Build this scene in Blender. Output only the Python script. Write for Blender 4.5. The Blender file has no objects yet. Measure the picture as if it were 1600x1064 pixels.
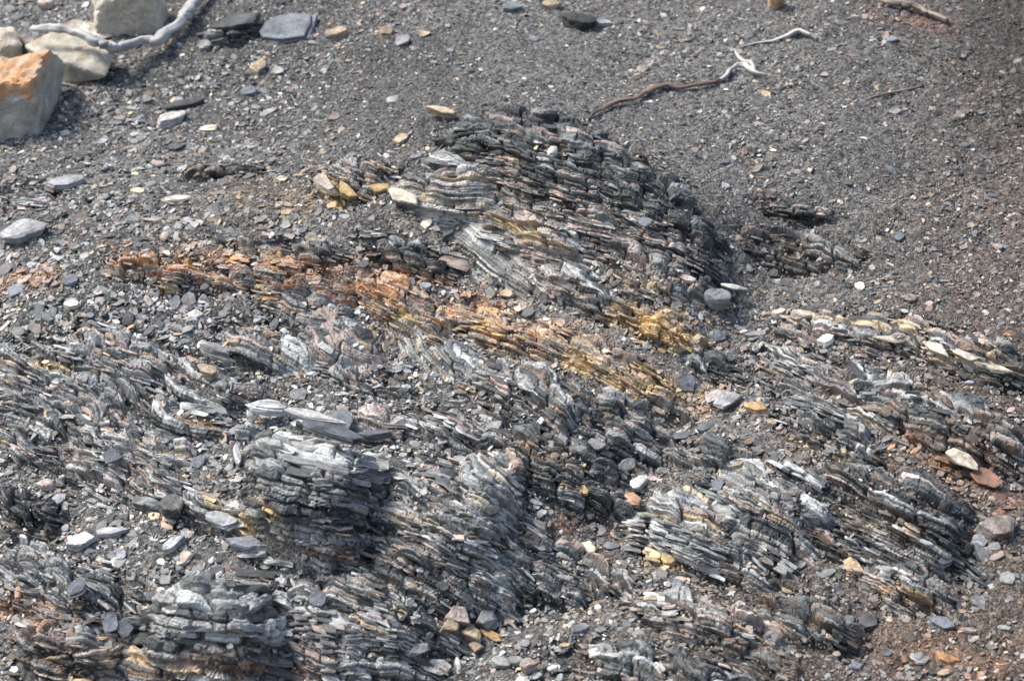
import bpy, math, random
import numpy as np
from mathutils import Matrix, Vector

random.seed(7)
RNG = np.random.default_rng(7)
C = bpy.context.scene.collection
R = math.radians

# ------------------------------------------------------------------ camera, sky, sun
SLOPE = R(27)                      # the hillside rises away from the viewer
ELEV, AZ, DIST = R(38), R(9), 11.5  # camera above the slope's own plane / round to the right / distance
LENS, SENSOR, IW, IH = 103.5, 36.0, 1600.0, 1064.0
Rs = np.array([[1, 0, 0], [0, math.cos(SLOPE), -math.sin(SLOPE)], [0, math.sin(SLOPE), math.cos(SLOPE)]])  # slope frame -> world


def W(p):
    return np.asarray(p) @ Rs.T


cam_s = DIST * np.array([math.sin(AZ) * math.cos(ELEV), -math.cos(AZ) * math.cos(ELEV), math.sin(ELEV)])
cam_w = W(cam_s)
fw = -cam_w / np.linalg.norm(cam_w)
rt = np.cross(fw, [0, 0, 1.0]); rt /= np.linalg.norm(rt)
up = np.cross(rt, fw)
FW, RT, UP = fw @ Rs, rt @ Rs, up @ Rs       # the same axes in the slope frame
cd = bpy.data.cameras.new('camera'); cam = bpy.data.objects.new('camera', cd); C.objects.link(cam)
cam.matrix_world = Matrix(((rt[0], up[0], -fw[0], cam_w[0]), (rt[1], up[1], -fw[1], cam_w[1]), (rt[2], up[2], -fw[2], cam_w[2]), (0, 0, 0, 1)))
cd.lens, cd.sensor_width, cd.clip_end = LENS, SENSOR, 2000
cd.dof.use_dof = True; cd.dof.focus_distance = 11.15; cd.dof.aperture_fstop = 2.5
bpy.context.scene.camera = cam

SUN_EL, SUN_AZ = R(56), R(-98)      # azimuth from +Y (up the hill), negative = to the left
world = bpy.data.worlds.new('World'); bpy.context.scene.world = world; world.use_nodes = True
nt = world.node_tree; nt.nodes.clear()
sky = nt.nodes.new('ShaderNodeTexSky'); sky.sky_type = 'NISHITA'; sky.sun_disc = False
sky.sun_elevation = SUN_EL; sky.sun_rotation = SUN_AZ; sky.air_density = 1.0; sky.dust_density = 2.5; sky.ozone_density = 1.0
bg = nt.nodes.new('ShaderNodeBackground'); bg.inputs['Strength'].default_value = 0.112
wo = nt.nodes.new('ShaderNodeOutputWorld')
nt.links.new(sky.outputs[0], bg.inputs[0]); nt.links.new(bg.outputs[0], wo.inputs[0])
sd = bpy.data.lights.new('sun', 'SUN'); sd.energy = 2.45; sd.angle = R(17); sd.color = (1.0, 0.94, 0.84)
sun = bpy.data.objects.new('sun', sd); C.objects.link(sun)
sv = Vector((math.sin(SUN_AZ) * math.cos(SUN_EL), math.cos(SUN_AZ) * math.cos(SUN_EL), math.sin(SUN_EL)))
sun.rotation_euler = sv.to_track_quat('Z', 'Y').to_euler()
vs = bpy.context.scene.view_settings
vs.view_transform = 'Standard'; vs.look = 'None'; vs.exposure = 0.95; vs.gamma = 1
bpy.context.scene.cycles.max_bounces = 5

# ------------------------------------------------------------------ numpy helpers
FPX = LENS / SENSOR * IW


def project(p):
    """slope-frame points -> photo pixels (1600 x 1064)"""
    d = np.asarray(p) - cam_s
    z = d @ FW
    return IW / 2 + FPX * (d @ RT) / z, IH / 2 - FPX * (d @ UP) / z


def hash3(i, j, k, seed=0):
    with np.errstate(over='ignore'):
        n = (i.astype(np.int64) * 73856093) ^ (j.astype(np.int64) * 19349663) ^ (k.astype(np.int64) * 83492791) ^ (seed * 2654435761 & 0xffffffff)
        n = n.astype(np.uint64)
        n = (n ^ (n >> np.uint64(16))) * np.uint64(0x45d9f3b)
        n = (n ^ (n >> np.uint64(16))) * np.uint64(0x45d9f3b)
        n = (n ^ (n >> np.uint64(16))) & np.uint64(0xffffff)
    return n.astype(np.float64) / 16777215.0


def noise3(x, y, z, seed=0):
    """value noise, about -1..1"""
    x, y, z = np.broadcast_arrays(np.asarray(x, float), np.asarray(y, float), np.asarray(z, float))
    i, j, k = np.floor(x), np.floor(y), np.floor(z)
    f, g, h = x - i, y - j, z - k
    f, g, h = f * f * (3 - 2 * f), g * g * (3 - 2 * g), h * h * (3 - 2 * h)
    i, j, k = i.astype(np.int64), j.astype(np.int64), k.astype(np.int64)
    r = 0
    for a in (0, 1):
        for b in (0, 1):
            for c in (0, 1):
                w = (f if a else 1 - f) * (g if b else 1 - g) * (h if c else 1 - h)
                r = r + w * hash3(i + a, j + b, k + c, seed)
    return r * 2 - 1


def fbm(x, y, z=0.0, seed=0, octaves=4, gain=0.5):
    r, a, f = 0, 1.0, 1.0
    for o in range(octaves):
        r = r + a * noise3(x * f, y * f, np.asarray(z) * f + 17.3 * o, seed + o)
        a *= gain; f *= 2.03
    return r


def sstep(a, b, x):
    t = np.clip((x - a) / (b - a), 0, 1)
    return t * t * (3 - 2 * t)


def seg_dist(px, py, pts):
    """distance in px to a polyline"""
    best = np.full(np.shape(px), 1e9)
    for (x0, y0), (x1, y1) in zip(pts[:-1], pts[1:]):
        dx, dy = x1 - x0, y1 - y0
        t = np.clip(((px - x0) * dx + (py - y0) * dy) / (dx * dx + dy * dy), 0, 1)
        best = np.minimum(best, np.hypot(px - x0 - t * dx, py - y0 - t * dy))
    return best


# ------------------------------------------------------------------ the outcrops of bedded shale
# cx, cy, rx, ry, rot : ellipse in the photograph;  h height (m);  T bed thickness, L block length, D block depth (m)
# roll : how steeply the beds run down to the right, pitch : their dip towards the viewer, curv : arch of the beds
OUT = [
 # --- summit
 (855, 212, 165, 72, 14, .23, .017, .095, .08, 14, 6, .5, 'black', 'dark jagged crag of thin beds at the crest of the slope'),
 (1040, 315, 122, 54, 33, .16, .013, .07, .06, 24, 10, .6, 'black', 'black crumbly flank falling to the right of the crest crag'),
 (695, 275, 82, 44, 8, .15, .012, .20, .10, 9, 10, .3, 'pale', 'smooth striped grey face left below the crest crag'),
 (850, 325, 135, 48, 14, .12, .013, .085, .07, 12, 8, .3, 'pink', 'pinkish brown beds in ledges under the crest crag'),
 (545, 262, 62, 36, -5, .10, .013, .06, .06, 16, 10, .6, 'pink', 'low brown crag left of the striped grey face'),
 (820, 402, 125, 38, 17, .10, .010, .26, .14, 17, 16, .1, 'pale', 'smooth pale grey bedding sheet in the middle of the ridge'),
 (455, 386, 95, 18, 3, .05, .009, .06, .06, 12, 10, .5, 'dark', 'dark flat patch of beds above the rust ledge'),
 (640, 395, 80, 25, 10, .05, .010, .06, .06, 14, 10, .5, 'dark', 'low dark ledge left of the pale grey sheet'),
 (1010, 400, 105, 40, 20, .06, .012, .06, .06, 22, 10, .5, 'pink', 'broken brown beds right of the pale grey sheet'),
 # --- the rust band, left to right
 (275, 418, 110, 24, 4, .06, .010, .06, .05, 10, 6, .5, 'rust', 'leftmost ledge of the long rust orange band'),
 (455, 426, 100, 30, 8, .10, .011, .07, .06, 12, 6, .5, 'rust', 'orange ledge of the band above the grey knobs'),
 (632, 462, 84, 38, 26, .12, .013, .09, .07, 22, 6, .5, 'rust', 'brightest rust orange ledge with tan striped beds'),
 (790, 508, 100, 28, 15, .10, .013, .08, .06, 16, 6, .5, 'tan', 'tan and cream ledge right of the brightest rust ledge'),
 (960, 560, 108, 26, 27, .10, .012, .08, .06, 24, 6, .4, 'tan', 'brown and yellow ledge running down into the gully'),
 # --- below the band, left half
 (480, 478, 66, 34, 8, .13, .012, .10, .08, 18, 8, .6, 'grey', 'grey bedded knob right under the orange band'),
 (405, 522, 74, 32, 12, .14, .022, .13, .10, 20, 8, .4, 'pale', 'rounded pale knob of thick beds below the orange band'),
 (530, 515, 60, 32, -4, .14, .022, .12, .10, 28, 14, .4, 'pink', 'brown block cracked into upright slices beside the pale knob'),
 (690, 540, 66, 30, 20, .08, .010, .20, .14, 22, 20, .2, 'pale', 'smooth light grey beds under the tan ledge'),
 (820, 590, 98, 55, 24, .18, .017, .09, .08, 26, 8, .8, 'dark', 'dark rounded boss of beds below the tan ledge'),
 (955, 640, 90, 42, 20, .12, .013, .08, .07, 20, 8, .8, 'dark', 'dark low boss left of the gully head'),
 (330, 578, 92, 36, 18, .18, .024, .17, .12, 20, 2, .2, 'grey', 'jutting grey blocks with a black hollow beneath'),
 (300, 640, 105, 34, 6, .14, .018, .11, .09, 12, 6, .5, 'grey', 'low grey ledge under the jutting blocks'),
 (80, 575, 120, 48, 12, .12, .012, .08, .07, 18, 8, .9, 'grey', 'finely bedded hump near the left edge with yellow seam'),
 (75, 655, 125, 55, 14, .12, .011, .07, .06, 18, 8, .9, 'grey', 'thin bedded slope below the yellow seamed hump'),
 (190, 735, 105, 36, 14, .07, .011, .075, .06, 16, 10, .4, 'grey', 'flat brick like beds left of the tall stack'),
 (30, 785, 58, 32, 10, .14, .012, .05, .05, 30, 8, .6, 'black', 'black splintered lump near the left edge'),
 (476, 722, 116, 90, 12, .43, .024, .15, .13, 11, 2, .35, 'stack', 'tall stack of loose dark slabs with pale caps'),
 (675, 782, 122, 82, 22, .26, .013, .10, .08, 20, 8, 1.0, 'grey', 'arched finely bedded dome right of the tall stack'),
 (765, 742, 48, 52, 38, .20, .018, .11, .08, 38, 8, .8, 'cream', 'pale cream shoulder on top of the arched dome'),
 (875, 712, 112, 44, 16, .12, .012, .07, .07, 20, 8, .9, 'dark', 'low dark beds between dome and gully'),
 (600, 655, 60, 22, 12, .05, .012, .08, .06, 16, 12, .4, 'grey', 'small grey ledge behind the tall stack'),
 # --- bottom left
 (333, 942, 112, 70, 7, .34, .026, .16, .12, 6, 2, .55, 'stack', 'second stack of thick curved dark slabs, lower than the tall one'),
 (330, 790, 72, 24, 8, .08, .015, .09, .08, 14, 6, .5, 'grey', 'ledge with two dark lumps left of the yellow seam'),
 (120, 912, 128, 44, 12, .14, .013, .07, .07, 20, 8, .8, 'grey', 'broken grey beds left of the lower stack'),
 (105, 992, 78, 46, 4, .22, .013, .08, .07, 10, 6, .9, 'brown', 'round brown grey lump in the bottom left corner'),
 (500, 960, 72, 58, 8, .12, .015, .09, .07, 10, 6, .6, 'grey', 'worn grey beds right of the lower stack'),
 (615, 925, 92, 48, 18, .17, .013, .08, .07, 18, 8, 1.2, 'dark', 'dark arched lump with a cream stripe'),
 (845, 862, 120, 40, 10, .12, .013, .07, .06, 22, 8, .9, 'dark', 'dark crumbly beds below the arched dome'),
 (560, 855, 60, 26, 12, .07, .012, .07, .06, 16, 8, .8, 'dark', 'small dark ledge under the arched dome'),
 # --- right of the gully
 (1095, 800, 92, 52, 18, .22, .014, .12, .09, 17, 8, .9, 'pale', 'blue white bedded mound right of the gully'),
 (1205, 768, 86, 62, 24, .25, .019, .11, .09, 24, 10, .9, 'pale', 'rounded knob with black overhang next to the bedded mound'),
 (1405, 768, 128, 66, 24, .24, .015, .11, .09, 26, 12, .5, 'dark', 'big dark mound with a smooth slanting grey face'),
 (1490, 640, 128, 48, 20, .16, .016, .09, .08, 20, 6, .6, 'brown', 'dark brown beds with open gaps near the right edge'),
 (1355, 600, 130, 50, 20, .10, .012, .12, .09, 22, 8, .3, 'grey', 'slanting grey beds above the big dark mound'),
 (1430, 520, 135, 30, 12, .09, .011, .08, .07, 14, 10, .3, 'pink', 'low brown beds under the scree on the right'),
 (1245, 388, 98, 26, 10, .045, .014, .08, .05, 16, 6, .6, 'brown', 'low dark brown ledge in the scree right of the crest'),
 (1240, 320, 76, 12, 8, .05, .012, .06, .05, 12, 6, .6, 'brown', 'thin dark ledge jutting from the upper right scree'),
 (1270, 505, 60, 22, 8, .05, .012, .06, .05, 16, 8, .6, 'pink', 'small brown outcrop beside the white stone'),
 (1250, 560, 80, 26, 18, .05, .010, .10, .08, 24, 8, .4, 'grey', 'grey streaked beds below the white stone'),
 (1420, 892, 78, 34, 20, .12, .013, .08, .07, 26, 8, .5, 'grey', 'small grey wedge below the big dark mound'),
 (1330, 845, 75, 24, 14, .06, .011, .09, .08, 18, 8, .4, 'dark', 'smooth dark beds at the foot of the big mound'),
 (1120, 955, 112, 38, 12, .12, .013, .08, .07, 16, 8, .9, 'pink', 'pale striped hump low on the right of the gully'),
 (1010, 1035, 175, 42, 8, .16, .014, .08, .07, 14, 6, .8, 'dark', 'dark blurred beds along the bottom edge'),
 (1270, 960, 85, 40, 20, .10, .012, .07, .07, 20, 8, .8, 'brown', 'brown grey hump right of the pale striped one'),
 (30, 300, 60, 28, -10, .06, .012, .08, .07, 6, 8, .4, 'grey', 'low grey ledge on the upper left scree'),
 (345, 262, 70, 16, -8, .05, .011, .06, .06, 0, 8, .4, 'brown', 'thin dark ledge on the upper left scree'),
 (365, 42, 55, 16, -14, .07, .012, .07, .06, -8, 8, .4, 'dark', 'black ledge between the pale branch and the round slab'),
 (1120, 700, 70, 24, 14, .05, .012, .07, .06, 18, 8, .8, 'dark', 'faint dark beds on the gully side'),
 (225, 690, 90, 26, 16, .06, .012, .08, .07, 16, 8, .8, 'grey', 'low grey beds left of the tall stack behind the brick like ones'),
 (700, 655, 70, 34, 22, .09, .012, .08, .07, 22, 8, .8, 'grey', 'grey beds between the dark boss and the tall stack'),
 (590, 595, 70, 18, 10, .04, .011, .07, .06, 14, 8, .4, 'grey', 'thin grey ledge poking from the rubble above the tall stack'),
 (730, 870, 60, 36, 16, .08, .012, .07, .06, 20, 8, .9, 'grey', 'streaky grey beds at the foot of the arched dome'),
 (1540, 560, 60, 34, 14, .07, .012, .07, .06, 16, 8, .6, 'brown', 'dark brown beds cut by the right edge'),
 (398, 820, 76, 17, 21, .06, .012, .12, .08, 21, 6, .2, 'yellow', 'thin yellow stained ledge under the tall stack'),
 (520, 292, 40, 16, 32, .05, .011, .07, .06, 26, 6, .6, 'yellow', 'small yellow ledge left of the striped grey face'),
 (1045, 512, 52, 22, 6, .05, .011, .05, .05, 20, 6, .5, 'yellow', 'crumbly ochre yellow patch at the gully head'),
 (1170, 880, 85, 26, 16, .06, .012, .08, .07, 18, 8, .8, 'pink', 'low pinkish beds under the rounded knob'),
 (1190, 1030, 70, 30, 14, .07, .012, .07, .06, 16, 8, .8, 'brown', 'brown blurred beds near the bottom edge'),
 (30, 870, 60, 34, 12, .08, .012, .07, .07, 16, 8, .8, 'pale', 'pale broken beds at the left edge'),
 (250, 1040, 150, 30, 4, .06, .013, .10, .08, 6, 8, .5, 'pink', 'flat brown beds under the lower stack'),
 (580, 1015, 85, 30, 10, .06, .012, .08, .07, 12, 8, .6, 'grey', 'grey beds near the bottom edge left of the rubble'),
 (185, 540, 80, 34, 12, .08, .012, .08, .07, 18, 8, .7, 'grey', 'small grey arched beds below the leftmost rust ledge'),
 (960, 470, 95, 26, 18, .05, .011, .07, .06, 20, 8, .5, 'dark', 'dark low beds left of the ochre patch'),
 (1130, 580, 60, 20, 24, .04, .011, .06, .06, 22, 8, .5, 'dark', 'dark strip on the gully bank above the pale slabs'),
 (1290, 660, 75, 26, 18, .06, .012, .08, .07, 22, 8, .6, 'dark', 'dark streaks above the rounded knob'),
]

OUT = [(o[0], o[1], o[2] * 1.14, o[3] * 1.16, o[4], o[5] * .92) + o[6:] if o[1] > 470 and o[12] != 'stack' else o for o in OUT]   # the beds run together low on the slope
GULLY = [(1200, 430), (1130, 540), (1060, 650), (985, 760), (905, 880), (760, 985), (640, 1080)]
RIDGE = [(60, 470), (300, 400), (560, 330), (800, 260), (1000, 350)]


_LIFT = {}


def ell(u, v, o, lift=0.56):
    """normalised radius of (u,v) in an outcrop's ellipse"""
    cx, cy, rx, ry, rot, h = o[:6]
    key = (cx, cy)
    if key not in _LIFT:
        d = FW + RT * (cx - IW / 2) / FPX - UP * (cy - IH / 2) / FPX
        w = 0.0
        for _ in range(3):
            q = cam_s + d * ((w - cam_s[2]) / d[2]); w = float(macro(q[0], q[1])) + h * lift
        _LIFT[key] = w
    p = np.stack([u, v, np.full(np.shape(u), _LIFT[key])], -1)
    px, py = project(p)
    c, s = math.cos(R(rot)), math.sin(R(rot))
    dx, dy = px - cx, py - cy
    a, b = (dx * c + dy * s) / rx, (-dx * s + dy * c) / ry
    return a, b


def macro(u, v):
    p = np.stack([u, v, np.zeros(np.shape(u))], -1)
    px, py = project(p)
    H = 0.16 * np.exp(-(seg_dist(px, py, RIDGE) / 150) ** 2)
    H = H - 0.08 * np.exp(-(seg_dist(px, py, GULLY) / 62) ** 2)
    H = H + 0.10 * np.exp(-(((px - 560) / 330) ** 2 + ((py - 760) / 150) ** 2))
    H = H + 0.10 * np.exp(-(((px - 1380) / 280) ** 2 + ((py - 730) / 150) ** 2))
    H = H + 0.06 * fbm(u * 0.9, v * 0.9, seed=3, octaves=3)
    return H


def outcrop_bump(u, v, o, n1):
    a, b = ell(u, v, o)
    r = np.sqrt(a * a + b * b) + n1
    # steeper towards the viewer (b > 0) and to the right
    prof = np.clip(1 - np.clip(r, 0, 1) ** (3.4 if o[12] == 'stack' else 2.4), 0, 1)
    return o[5] * (.62 if o[12] == 'stack' else .54) * prof * (1 - 0.25 * np.clip(-b, -1, 1)), r


def height(u, v, fine=True):
    u, v = np.asarray(u, float), np.asarray(v, float)
    H = macro(u, v)
    n1 = 0.13 * fbm(u * 3.3, v * 3.3, seed=11, octaves=4, gain=.65)
    B = np.zeros_like(H)
    for o in OUT:
        b, r = outcrop_bump(u, v, o, n1)
        B = np.maximum(B, b) + 0.35 * np.minimum(B, b)
    H = H + B
    if fine:
        H = H + 0.012 * fbm(u * 7, v * 7, seed=21, octaves=3, gain=0.6)
    return H


class Field:
    """the height field sampled once on a grid, then looked up bilinearly"""
    def __init__(s, u0, u1, v0, v1, step):
        s.u0, s.v0, s.st = u0, v0, step
        s.us = np.arange(u0, u1, step); s.vs = np.arange(v0, v1, step)
        U, V = np.meshgrid(s.us, s.vs)
        s.H = height(U, V)
        s.gu = np.gradient(s.H, step, axis=1); s.gv = np.gradient(s.H, step, axis=0)

    def look(s, A, u, v):
        x = np.clip((u - s.u0) / s.st, 0, len(s.us) - 1.001); y = np.clip((v - s.v0) / s.st, 0, len(s.vs) - 1.001)
        i, j = x.astype(int), y.astype(int); f, g = x - i, y - j
        return (A[j, i] * (1 - f) + A[j, i + 1] * f) * (1 - g) + (A[j + 1, i] * (1 - f) + A[j + 1, i + 1] * f) * g

    def h(s, u, v): return s.look(s.H, np.asarray(u, float), np.asarray(v, float))

    def n(s, u, v):
        u, v = np.asarray(u, float), np.asarray(v, float)
        n = np.stack([-s.look(s.gu, u, v), -s.look(s.gv, u, v), np.ones(np.shape(u))], -1)
        return n / np.linalg.norm(n, axis=-1, keepdims=True)


def in_outcrop(u, v):
    n1 = .13 * fbm(u * 3.3, v * 3.3, seed=11, octaves=4, gain=.65)
    r = np.full(u.shape, 9.0)
    for o in OUT:
        a, b = ell(u, v, o); r = np.minimum(r, np.sqrt(a * a + b * b) + n1)
    return r


def GR(U, V):
    r = np.full(U.shape, 9.0)
    m = (np.abs(U) < 3.2) & (V > -3.3) & (V < 4.3)
    r[m] = in_outcrop(U[m], V[m])
    return r


U0, U1, V0, V1 = -3.3, 3.3, -3.4, 4.4
F = Field(U0, U1, V0, V1, 0.01)


def at(px, py):
    """where the ray through a photo pixel meets the ground, in the slope frame"""
    d = FW + RT * (px - IW / 2) / FPX - UP * (py - IH / 2) / FPX
    d = d / np.linalg.norm(d)
    ts = np.linspace(6, 20, 1400)
    P = cam_s + ts[:, None] * d
    below = P[:, 2] < F.h(P[:, 0], P[:, 1])
    i = int(np.argmax(below)); p = P[i]
    return np.array([p[0], p[1], float(F.h(p[0], p[1]))])


# ------------------------------------------------------------------ mineral colours
DARK, GREY, PALE = np.array((.052, .056, .056)), np.array((.160, .162, .158)), np.array((.33, .335, .325))
PINK, BROWN, TAN, CREAM = np.array((.25, .205, .18)), np.array((.115, .088, .07)), np.array((.37, .29, .20)), np.array((.56, .50, .40))
RUST, YELL, OCHRE, REDB = np.array((.46, .24, .125)), np.array((.56, .40, .18)), np.array((.45, .28, .12)), np.array((.25, .13, .085))
PAL = {'black': [(DARK * .74, 6), (DARK, 2.5), (GREY * .8, 1.6), (BROWN, .8), (PINK * .8, .6)],
       'dark': [(DARK, 5), (GREY, 2.6), (BROWN, 1.0), (PINK, .9), (PALE, .5)],
       'grey': [(GREY, 5), (DARK, 1.9), (PALE, 3.3), (PINK, 1.8), (TAN, .6)],
       'yellow': [(YELL, 2.4), (CREAM, 2), (TAN, 1.6), (GREY, 2)],
       'pale': [(PALE, 4.6), (GREY, 4), (DARK, .8), (PINK, 1), (TAN, .5)],
       'pink': [(PINK, 4), (GREY, 3), (DARK, 1.2), (TAN, 1.0), (PALE, 1.4)],
       'brown': [(BROWN, 3), (DARK, 3), (GREY, 2), (PINK, 1)],
       'rust': [(RUST, 1.9), (TAN, 2.8), (PINK, 3.0), (OCHRE, .6), (REDB, .6), (GREY, 3.4), (DARK, .5), (CREAM, 1.4)],
       'tan': [(TAN, 3), (CREAM, 2.6), (PINK, 2.2), (RUST, .8), (YELL, .9), (GREY, 2.4), (DARK, .4), (REDB, .6)],
       'cream': [(PALE, 3), (CREAM, 2), (GREY, 3), (PINK, 1)],
       'stack': [(DARK, 4.6), (GREY, 4.4), (PALE, 1.1), (PINK, .4)],
       'chips': [(DARK, 2.6), (GREY, 6), (PALE, 1.5), (PINK, 1.1), (BROWN, .8), (TAN, .4), (CREAM, .1), (RUST, .05)],
       'chips_blue': [(DARK, 2.6), (GREY, 6.5), (PALE, 2.0), (PINK, 1.2), (BROWN, 1.0), (TAN, .4), (CREAM, .2), (RUST, .03)],
       'chips_brown': [(DARK, 3), (GREY, 3.2), (PALE, .5), (PINK, 2.6), (BROWN, 3.2), (TAN, .8), (CREAM, .16), (RUST, .05)]}


def pick(pal, h):
    ws = np.array([w for _, w in PAL[pal]]); cs = np.array([c for c, _ in PAL[pal]])
    i = np.searchsorted(np.cumsum(ws) / ws.sum(), np.clip(h, 0, .99999))
    return cs[i]


# stained streaks of the rock: polyline in the photograph, half width px, colour, strength
STAINS = [
 ([(190, 400), (290, 402), (390, 412), (500, 420), (560, 440)], 15, RUST, .75),
 ([(560, 440), (640, 450), (700, 475), (760, 490), (830, 512)], 20, RUST, 1.1),
 ([(400, 310), (470, 318)], 22, OCHRE, .45),
 ([(0, 437), (85, 434)], 10, RUST, .7),
 ([(490, 280), (520, 290), (550, 308)], 12, YELL, .8),
 ([(575, 295), (640, 300)], 10, CREAM, .7),
 ([(740, 340), (810, 358), (880, 378)], 8, YELL, .65),
 ([(810, 432), (905, 462)], 8, CREAM, .7),
 ([(590, 470), (640, 495)], 14, YELL, .5),
 ([(740, 500), (780, 512)], 14, YELL, .6),
 ([(800, 492), (900, 530), (940, 550)], 13, CREAM, .9),
 ([(860, 505), (950, 545), (1030, 590)], 13, REDB, .8),
 ([(900, 560), (990, 588), (1045, 605), (1100, 625)], 14, YELL, 1.1),
 ([(980, 490), (1030, 515), (1075, 515)], 20, OCHRE * 1.15, 1.0),
 ([(1010, 510), (1060, 520)], 10, YELL, .8),
 ([(1085, 625), (1135, 632)], 12, RUST, .7),
 ([(330, 790), (390, 815), (445, 838)], 11, YELL, .9),
 ([(480, 862), (560, 872)], 6, RUST, .45),
 ([(50, 566), (110, 578)], 6, YELL, .6),
 ([(280, 655), (330, 665)], 6, OCHRE, .7),
 ([(1330, 805), (1430, 840)], 14, OCHRE, .4),
 ([(1420, 690), (1470, 720)], 12, RUST, .6),
 ([(1520, 740), (1570, 790)], 20, REDB, .7),
 ([(1400, 1000), (1500, 1030), (1600, 1040)], 30, RUST, .3),
 ([(230, 1034), (330, 1040), (520, 1050)], 8, RUST, .7),
 ([(0, 940), (50, 975)], 22, RUST, .45),
 ([(560, 905), (650, 912)], 8, CREAM, .7),
 ([(540, 935), (610, 950)], 6, CREAM, .8),
 ([(880, 820), (950, 835)], 14, RUST, .45),
 ([(1010, 870), (1060, 885)], 10, YELL, .6),
 ([(1370, 920), (1450, 940)], 10, OCHRE, .55),
 ([(1380, 530), (1480, 555)], 7, CREAM, .6),
 ([(820, 690), (900, 730)], 12, YELL, .35),
 ([(1180, 840), (1240, 870)], 12, OCHRE, .3),
 ([(1350, 10), (1480, 45)], 18, REDB, .6),
 ([(1240, 700), (1300, 720)], 12, OCHRE, .3),
 ([(950, 905), (1060, 960)], 60, TAN, .22),
 ([(330, 340), (600, 330), (820, 420), (1000, 440)], 50, TAN, .18),
]


def stain(col, px, py, h1, seedpos):
    """real mineral stain of a rock at that spot; h1 = random per piece"""
    col = col.copy()
    total = np.zeros(len(px))
    patch = .28 + .9 * sstep(-.45, .5, fbm(px / 34, py / 15, seed=88, octaves=3, gain=.7))
    for pts, w, c, s in STAINS:
        d = seg_dist(px, py, pts) / (w * 1.35)
        k = np.exp(-d * d) * s * patch
        m = (h1 < k * 1.25)
        mix = np.where(m, 0.25 + 0.5 * ((h1 * 977) % 1), k * 0.35)[:, None]
        mix = np.where((d < 2.6)[:, None], mix, 0)
        col = col * (1 - mix) + c * mix
        total = np.maximum(total, np.where(m & (d < 2.6), 1, 0))
    return col, total


# ------------------------------------------------------------------ mesh building
def quads_mesh(name, verts, loops, starts, totals, cols, beds, mat, loc=(0, 0, 0), parent=None, smooth=False):
    """verts in the slope frame; stored relative to loc (slope frame) and set in the world"""
    me = bpy.data.meshes.new(name)
    vw = (W(verts) - W(np.array(loc))).astype(np.float32)
    me.vertices.add(len(vw)); me.vertices.foreach_set('co', vw.ravel())
    me.loops.add(len(loops)); me.loops.foreach_set('vertex_index', loops.astype(np.int32))
    me.polygons.add(len(starts)); me.polygons.foreach_set('loop_start', starts.astype(np.int32))
    me.polygons.foreach_set('loop_total', totals.astype(np.int32))
    if cols is not None:
        a = me.attributes.new('tint', 'FLOAT_COLOR', 'POINT')
        a.data.foreach_set('color', np.concatenate([cols, np.ones((len(cols), 1))], 1).astype(np.float32).ravel())
    if beds is not None:
        a = me.attributes.new('bed', 'FLOAT_VECTOR', 'POINT'); a.data.foreach_set('vector', beds.astype(np.float32).ravel())
    me.update(calc_edges=True)
    me.polygons.foreach_set('use_smooth', np.full(len(starts), smooth))
    me.materials.append(mat)
    ob = bpy.data.objects.new(name, me); C.objects.link(ob)
    lw = W(np.array(loc))
    if parent is not None:
        ob.parent = parent; ob.location = Vector(lw) - parent.location
    else:
        ob.location = lw
    return ob


def prism_topology(n, k, rings):
    """n prisms, each of `rings` rings of k corners, capped"""
    base = (np.arange(n) * k * rings)[:, None]
    q = []
    for r in range(rings - 1):
        for c in range(k):
            c2 = (c + 1) % k
            q.append([r * k + c, r * k + c2, (r + 1) * k + c2, (r + 1) * k + c])
    q = np.array(q)
    nq = len(q)
    ql = (base[:, :, None] + q[None]).reshape(n, -1)
    top = base + np.arange((rings - 1) * k, rings * k)[None]
    bot = base + np.arange(k)[::-1][None]
    loops = np.concatenate([ql, top, bot], 1).ravel()
    tot = np.tile(np.concatenate([np.full(nq, 4), [k, k]]), n)
    st = np.concatenate([[0], np.cumsum(tot)[:-1]])
    return loops, st, tot


def tag(o, label=None, cat=None, group=None, kind=None):
    if label: o['label'] = label
    if cat: o['category'] = cat
    if group: o['group'] = group
    if kind: o['kind'] = kind
    elif cat: o['kind'] = 'thing'
    return o


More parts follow.
